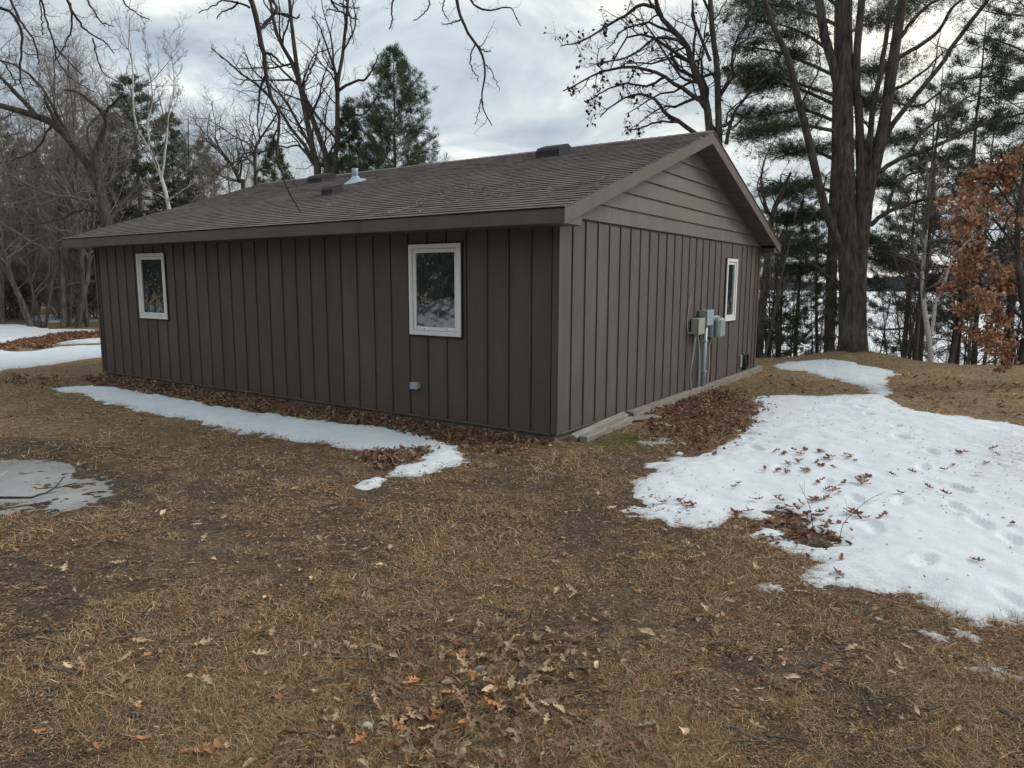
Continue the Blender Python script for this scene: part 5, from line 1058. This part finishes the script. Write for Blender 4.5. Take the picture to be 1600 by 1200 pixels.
for k in range(50):
    for _ in range(20):
        px, py = random.gauss(720, 85), random.gauss(1110, 55)
        if py < 1195: break
    one_leaf(px, py, 'pale' if random.random() < .75 else 'orange', .075, LH, GH, .03)
LS, GS = 'red brown dead leaf resting on the big snow patch', 'dead leaves resting on the big snow patch'
crop = [(500, 30), (530, 38), (590, 70), (570, 66), (620, 100), (645, 104), (680, 45), (700, 48), (770, 55), (785, 60), (560, 105), (720, 170), (735, 178), (660, 205), (690, 208), (640, 210), (560, 245), (540, 240), (585, 238), (800, 265), (780, 262), (820, 270), (835, 130), (850, 126), (825, 138), (705, 315), (700, 305), (520, 200), (690, 250), (430, 210), (180, 235), (200, 230), (95, 222), (130, 215), (740, 425), (740, 490), (840, 150), (910, 290), (940, 265), (985, 170), (1030, 108), (1125, 100), (1185, 40), (1205, 45), (1185, 78), (1280, 80), (1335, 28), (1330, 50), (1265, 118), (1160, 200), (1270, 445), (1390, 300), (345, 155), (460, 103), (510, 97), (600, 20), (620, 36), (660, 70), (690, 75), (730, 80), (770, 145), (675, 140), (660, 270), (600, 345), (640, 350), (720, 345), (580, 355), (700, 360), (740, 360), (560, 345), (380, 250), (350, 245), (480, 270), (205, 35), (190, 10), (950, 112), (1090, 165), (830, 285), (650, 275)]
for u, v in crop:
    for _ in range(2 if (v in range(20, 280) and u < 860) else 1): one_leaf(1000+u/2.4+random.gauss(0, 5), 700+v/2.4+random.gauss(0, 2.5), 'red', .10, LS, GS, .012, True)
# sticks
def stick(pts, r, label, group=None, mtl=None, forks=2, name='fallen_stick', z=.012):
    P = []
    for px, py in pts: g = G(px, py); P.append((g[0], g[1], float(surf(g[0], g[1])[0])+z+random.uniform(0, .012)))
    P = resample(np.array(P), 9); P += rng.normal(size=P.shape)*r*.5; off = P[0].copy(); g = Geo(); g.tubes(P[None], np.linspace(r, r*.45, 9)[None], 7)
    if forks: S, SR = spawn(P[None], np.linspace(r, r*.5, 9)[None], forks, 5, (.2, .45), (25, 50), (.2, .9), .6, .15, (0, 0, -.02), r*.3); S[:, :, 2] = np.maximum(S[:, :, 2], P[:, 2].min()); g.tubes(S, SR, 5)
    o = g.build(name, mtl or M_TWIG, None, off); o.location = off; return tag(o, label, 'stick', group)
M_STK = plain('grey_stick', (.13, .115, .10), .9, .3, 40, .1, objvar=.35)
stick([(55, 1040), (90, 1052), (130, 1062)], .010, 'thick dark broken stick beside tan leaves at lower left', None, M_STK, 1)
stick([(30, 995), (70, 988), (110, 992)], .006, 'forked dark twig above the broken stick at lower left', None, M_STK, 3)
stick([(520, 1038), (580, 1037), (632, 1043)], .006, 'long dark stick lying left of the grey stone', None, M_STK, 2)
stick([(575, 1005), (578, 1045), (590, 1070)], .005, 'pale upright lying stick crossing the long dark one', None, M_STK, 1)
stick([(0, 781), (60, 776), (80, 768), (100, 748)], .011, 'dark branch lying across the puddle', None, M_TWIGD, 2, z=.05)
stick([(1560, 1110), (1620, 1150)], .012, 'dark stick at the lower right edge', None, M_STK, 1)
stick([(1130, 1145), (1170, 1160), (1195, 1172)], .008, 'dark curved twig on bare soil at the lower right of centre', None, M_STK, 1)
for k in range(48):
    px, py = random.uniform(20, 1560), random.uniform(830, 1185); L = random.uniform(25, 75); a = random.uniform(-.5, .5)
    if px > 1250 and py < 1010: continue
    stick([(px, py), (px+L*.5, py+L*.25*a+random.uniform(-3, 3)), (px+L, py+L*.5*a)], random.uniform(.003, .006), 'thin grey twig lying in the dry grass', 'thin twigs lying in the dry grass', M_STK, random.choice([0, 1, 2]), 'fallen_twig', .022)
# bare sprigs poking out of the snow
def sprig(pts, lab):
    g = G(*pts[0]); d = (g-CAM)@Fw; P = resample(np.array([pt(px, py, d) for px, py in pts]), 10); off = P[0].copy(); off[2] = float(terr(off[0], off[1], False)); P[0, 2] = off[2]-.03; ge = Geo(); ge.tubes(P[None], np.linspace(.0026, .0011, 10)[None], 5)
    S, SR = spawn(P[None], np.linspace(.002, .0013, 10)[None], 5, 6, (.15, .45), (25, 55), (.2, .9), .6, .12, (0, 0, .05), .0009); ge.tubes(S, SR, 4); o = ge.build('sprig', M_TWIGD, None, off); o.location = off; tag(o, lab, 'sprig')
sprig([(1271, 836), (1268, 805), (1262, 782), (1256, 772), (1249, 756)], 'thin upright bare sprig in the leaves at the snow edge'); sprig([(1312, 843), (1318, 818), (1340, 795), (1362, 778), (1385, 768)], 'thin bare sprig slanting right out of the snow')
# stones and a cone
def stone(px, py, s, lab, col=None, grp=None):
    g = G(px, py); a = np.arange(10)*2*pi/10; V = []; 
    for t in np.linspace(.15, pi-.15, 6): V += [(s*math.sin(t)*math.cos(q)*(1+.16*math.sin(3*q+px))*1.15, s*math.sin(t)*math.sin(q)*(1+.12*math.cos(2*q+py)), s*.7*math.cos(t)) for q in a]
    Q = [[i*10+j, (i+1)*10+j, (i+1)*10+(j+1) % 10, i*10+(j+1) % 10] for i in range(5) for j in range(10)]; mb = MB().add(V, Q); mb.f.append(np.array([list(range(10))])); mb.f.append(np.array([list(range(50, 60))[::-1]]))
    o = mb.build('stone', col or M_STONE, None, True); o.location = (g[0], g[1], float(terr(g[0], g[1]))+s*.35); o.rotation_euler = (0, 0, random.random()*6); tag(o, lab, 'stone', grp)
stone(752, 1057, .030, 'blue grey rounded stone at the top of the front leaf heap', plain('bluish_stone', (.21, .22, .225), .7, .2, 40)); stone(573, 1141, .024, 'pale greenish round stone at the left of the front leaf heap', plain('pale_stone', (.42, .42, .32), .7, .15, 40))
for px, py in ((908, 960), (965, 1018), (630, 935), (695, 995), (1165, 1100), (1395, 1120), (100, 1150), (140, 1175), (690, 755), (960, 755), (1235, 870), (930, 1170), (1366, 947)): stone(px, py, .009, 'small pale pebble lying in the dry grass', None, 'small pale pebbles in the dry grass')
def cone(px, py):
    g = G(px, py); mb = MB(); L = .11
    for k in range(70):
        t = k/70; a = k*2.4; r_ = .019*math.sin(pi*min(t*.92+.08, 1))**.7+.003; c0 = np.array([0, (t-.5)*L, 0]); d = np.array([math.cos(a), .45, math.sin(a)]); d /= np.linalg.norm(d); s = np.cross(d, [0, 1, 0]); s /= np.linalg.norm(s)
        p = c0+d*r_; mb.add([c0-s*.003, c0+s*.003, p+s*.0055, p+d*.003, p-s*.0055], np.array([[0, 1, 2, 4]])); mb.f.append(np.array([[4, 2, 3]])+mb.n-5)
    mb.tube([(0, -L/2, 0), (0, L/2, 0)], .006, 6); o = mb.build('pine_cone', plain('cone_scale', (.24, .19, .155), .8, .4, 60)); o.location = (g[0], g[1], float(terr(g[0], g[1]))+.03); o.rotation_euler = (.1, 0, .25); tag(o, 'dark open pine cone lying upright right of the grey stone', 'pine cone')
cone(817, 1067)
# debris on the roof
def roofz(px, py):
    r = ray(px, py); t = (EZ+SL*(CAM[1]+OY)-CAM[2])/(r[2]-SL*r[1]); return CAM+r*t
ge = Geo()
cl = [(655, 322, 9), (690, 306, 8), (715, 300, 8), (740, 297, 7), (760, 299, 5), (800, 295, 6), (812, 290, 5), (610, 334, 8), (855, 297, 6), (510, 320, 6), (550, 322, 4), (660, 318, 5), (920, 288, 4), (935, 283, 8), (770, 309, 6), (700, 320, 4), (440, 330, 4), (625, 330, 5)]
for px, py, n in cl:
    for k in range(n):
        c0 = roofz(px+random.gauss(0, 10), py+random.gauss(0, 2.5)); a = random.random()*6.3; L = random.uniform(.05, .2); s = np.linspace(-.5, .5, 5)*L; bend = random.uniform(-.3, .3)
        x = c0[0]+s*math.cos(a)-bend*s*s/L*math.sin(a); y = c0[1]+s*math.sin(a)+bend*s*s/L*math.cos(a); z = EZ+SL*(y+OY)+.024+np.abs(s)*.15
        ge.tubes(np.column_stack([x, y, z])[None], np.full((1, 5), random.uniform(.0025, .005)), 4)
tag(ge.build('twig_debris', M_GTWIG, None, np.zeros(3)), kind='stuff')
print('TRIS', sum(sum(len(p.vertices)-2 for p in m.polygons) for m in bpy.data.meshes))
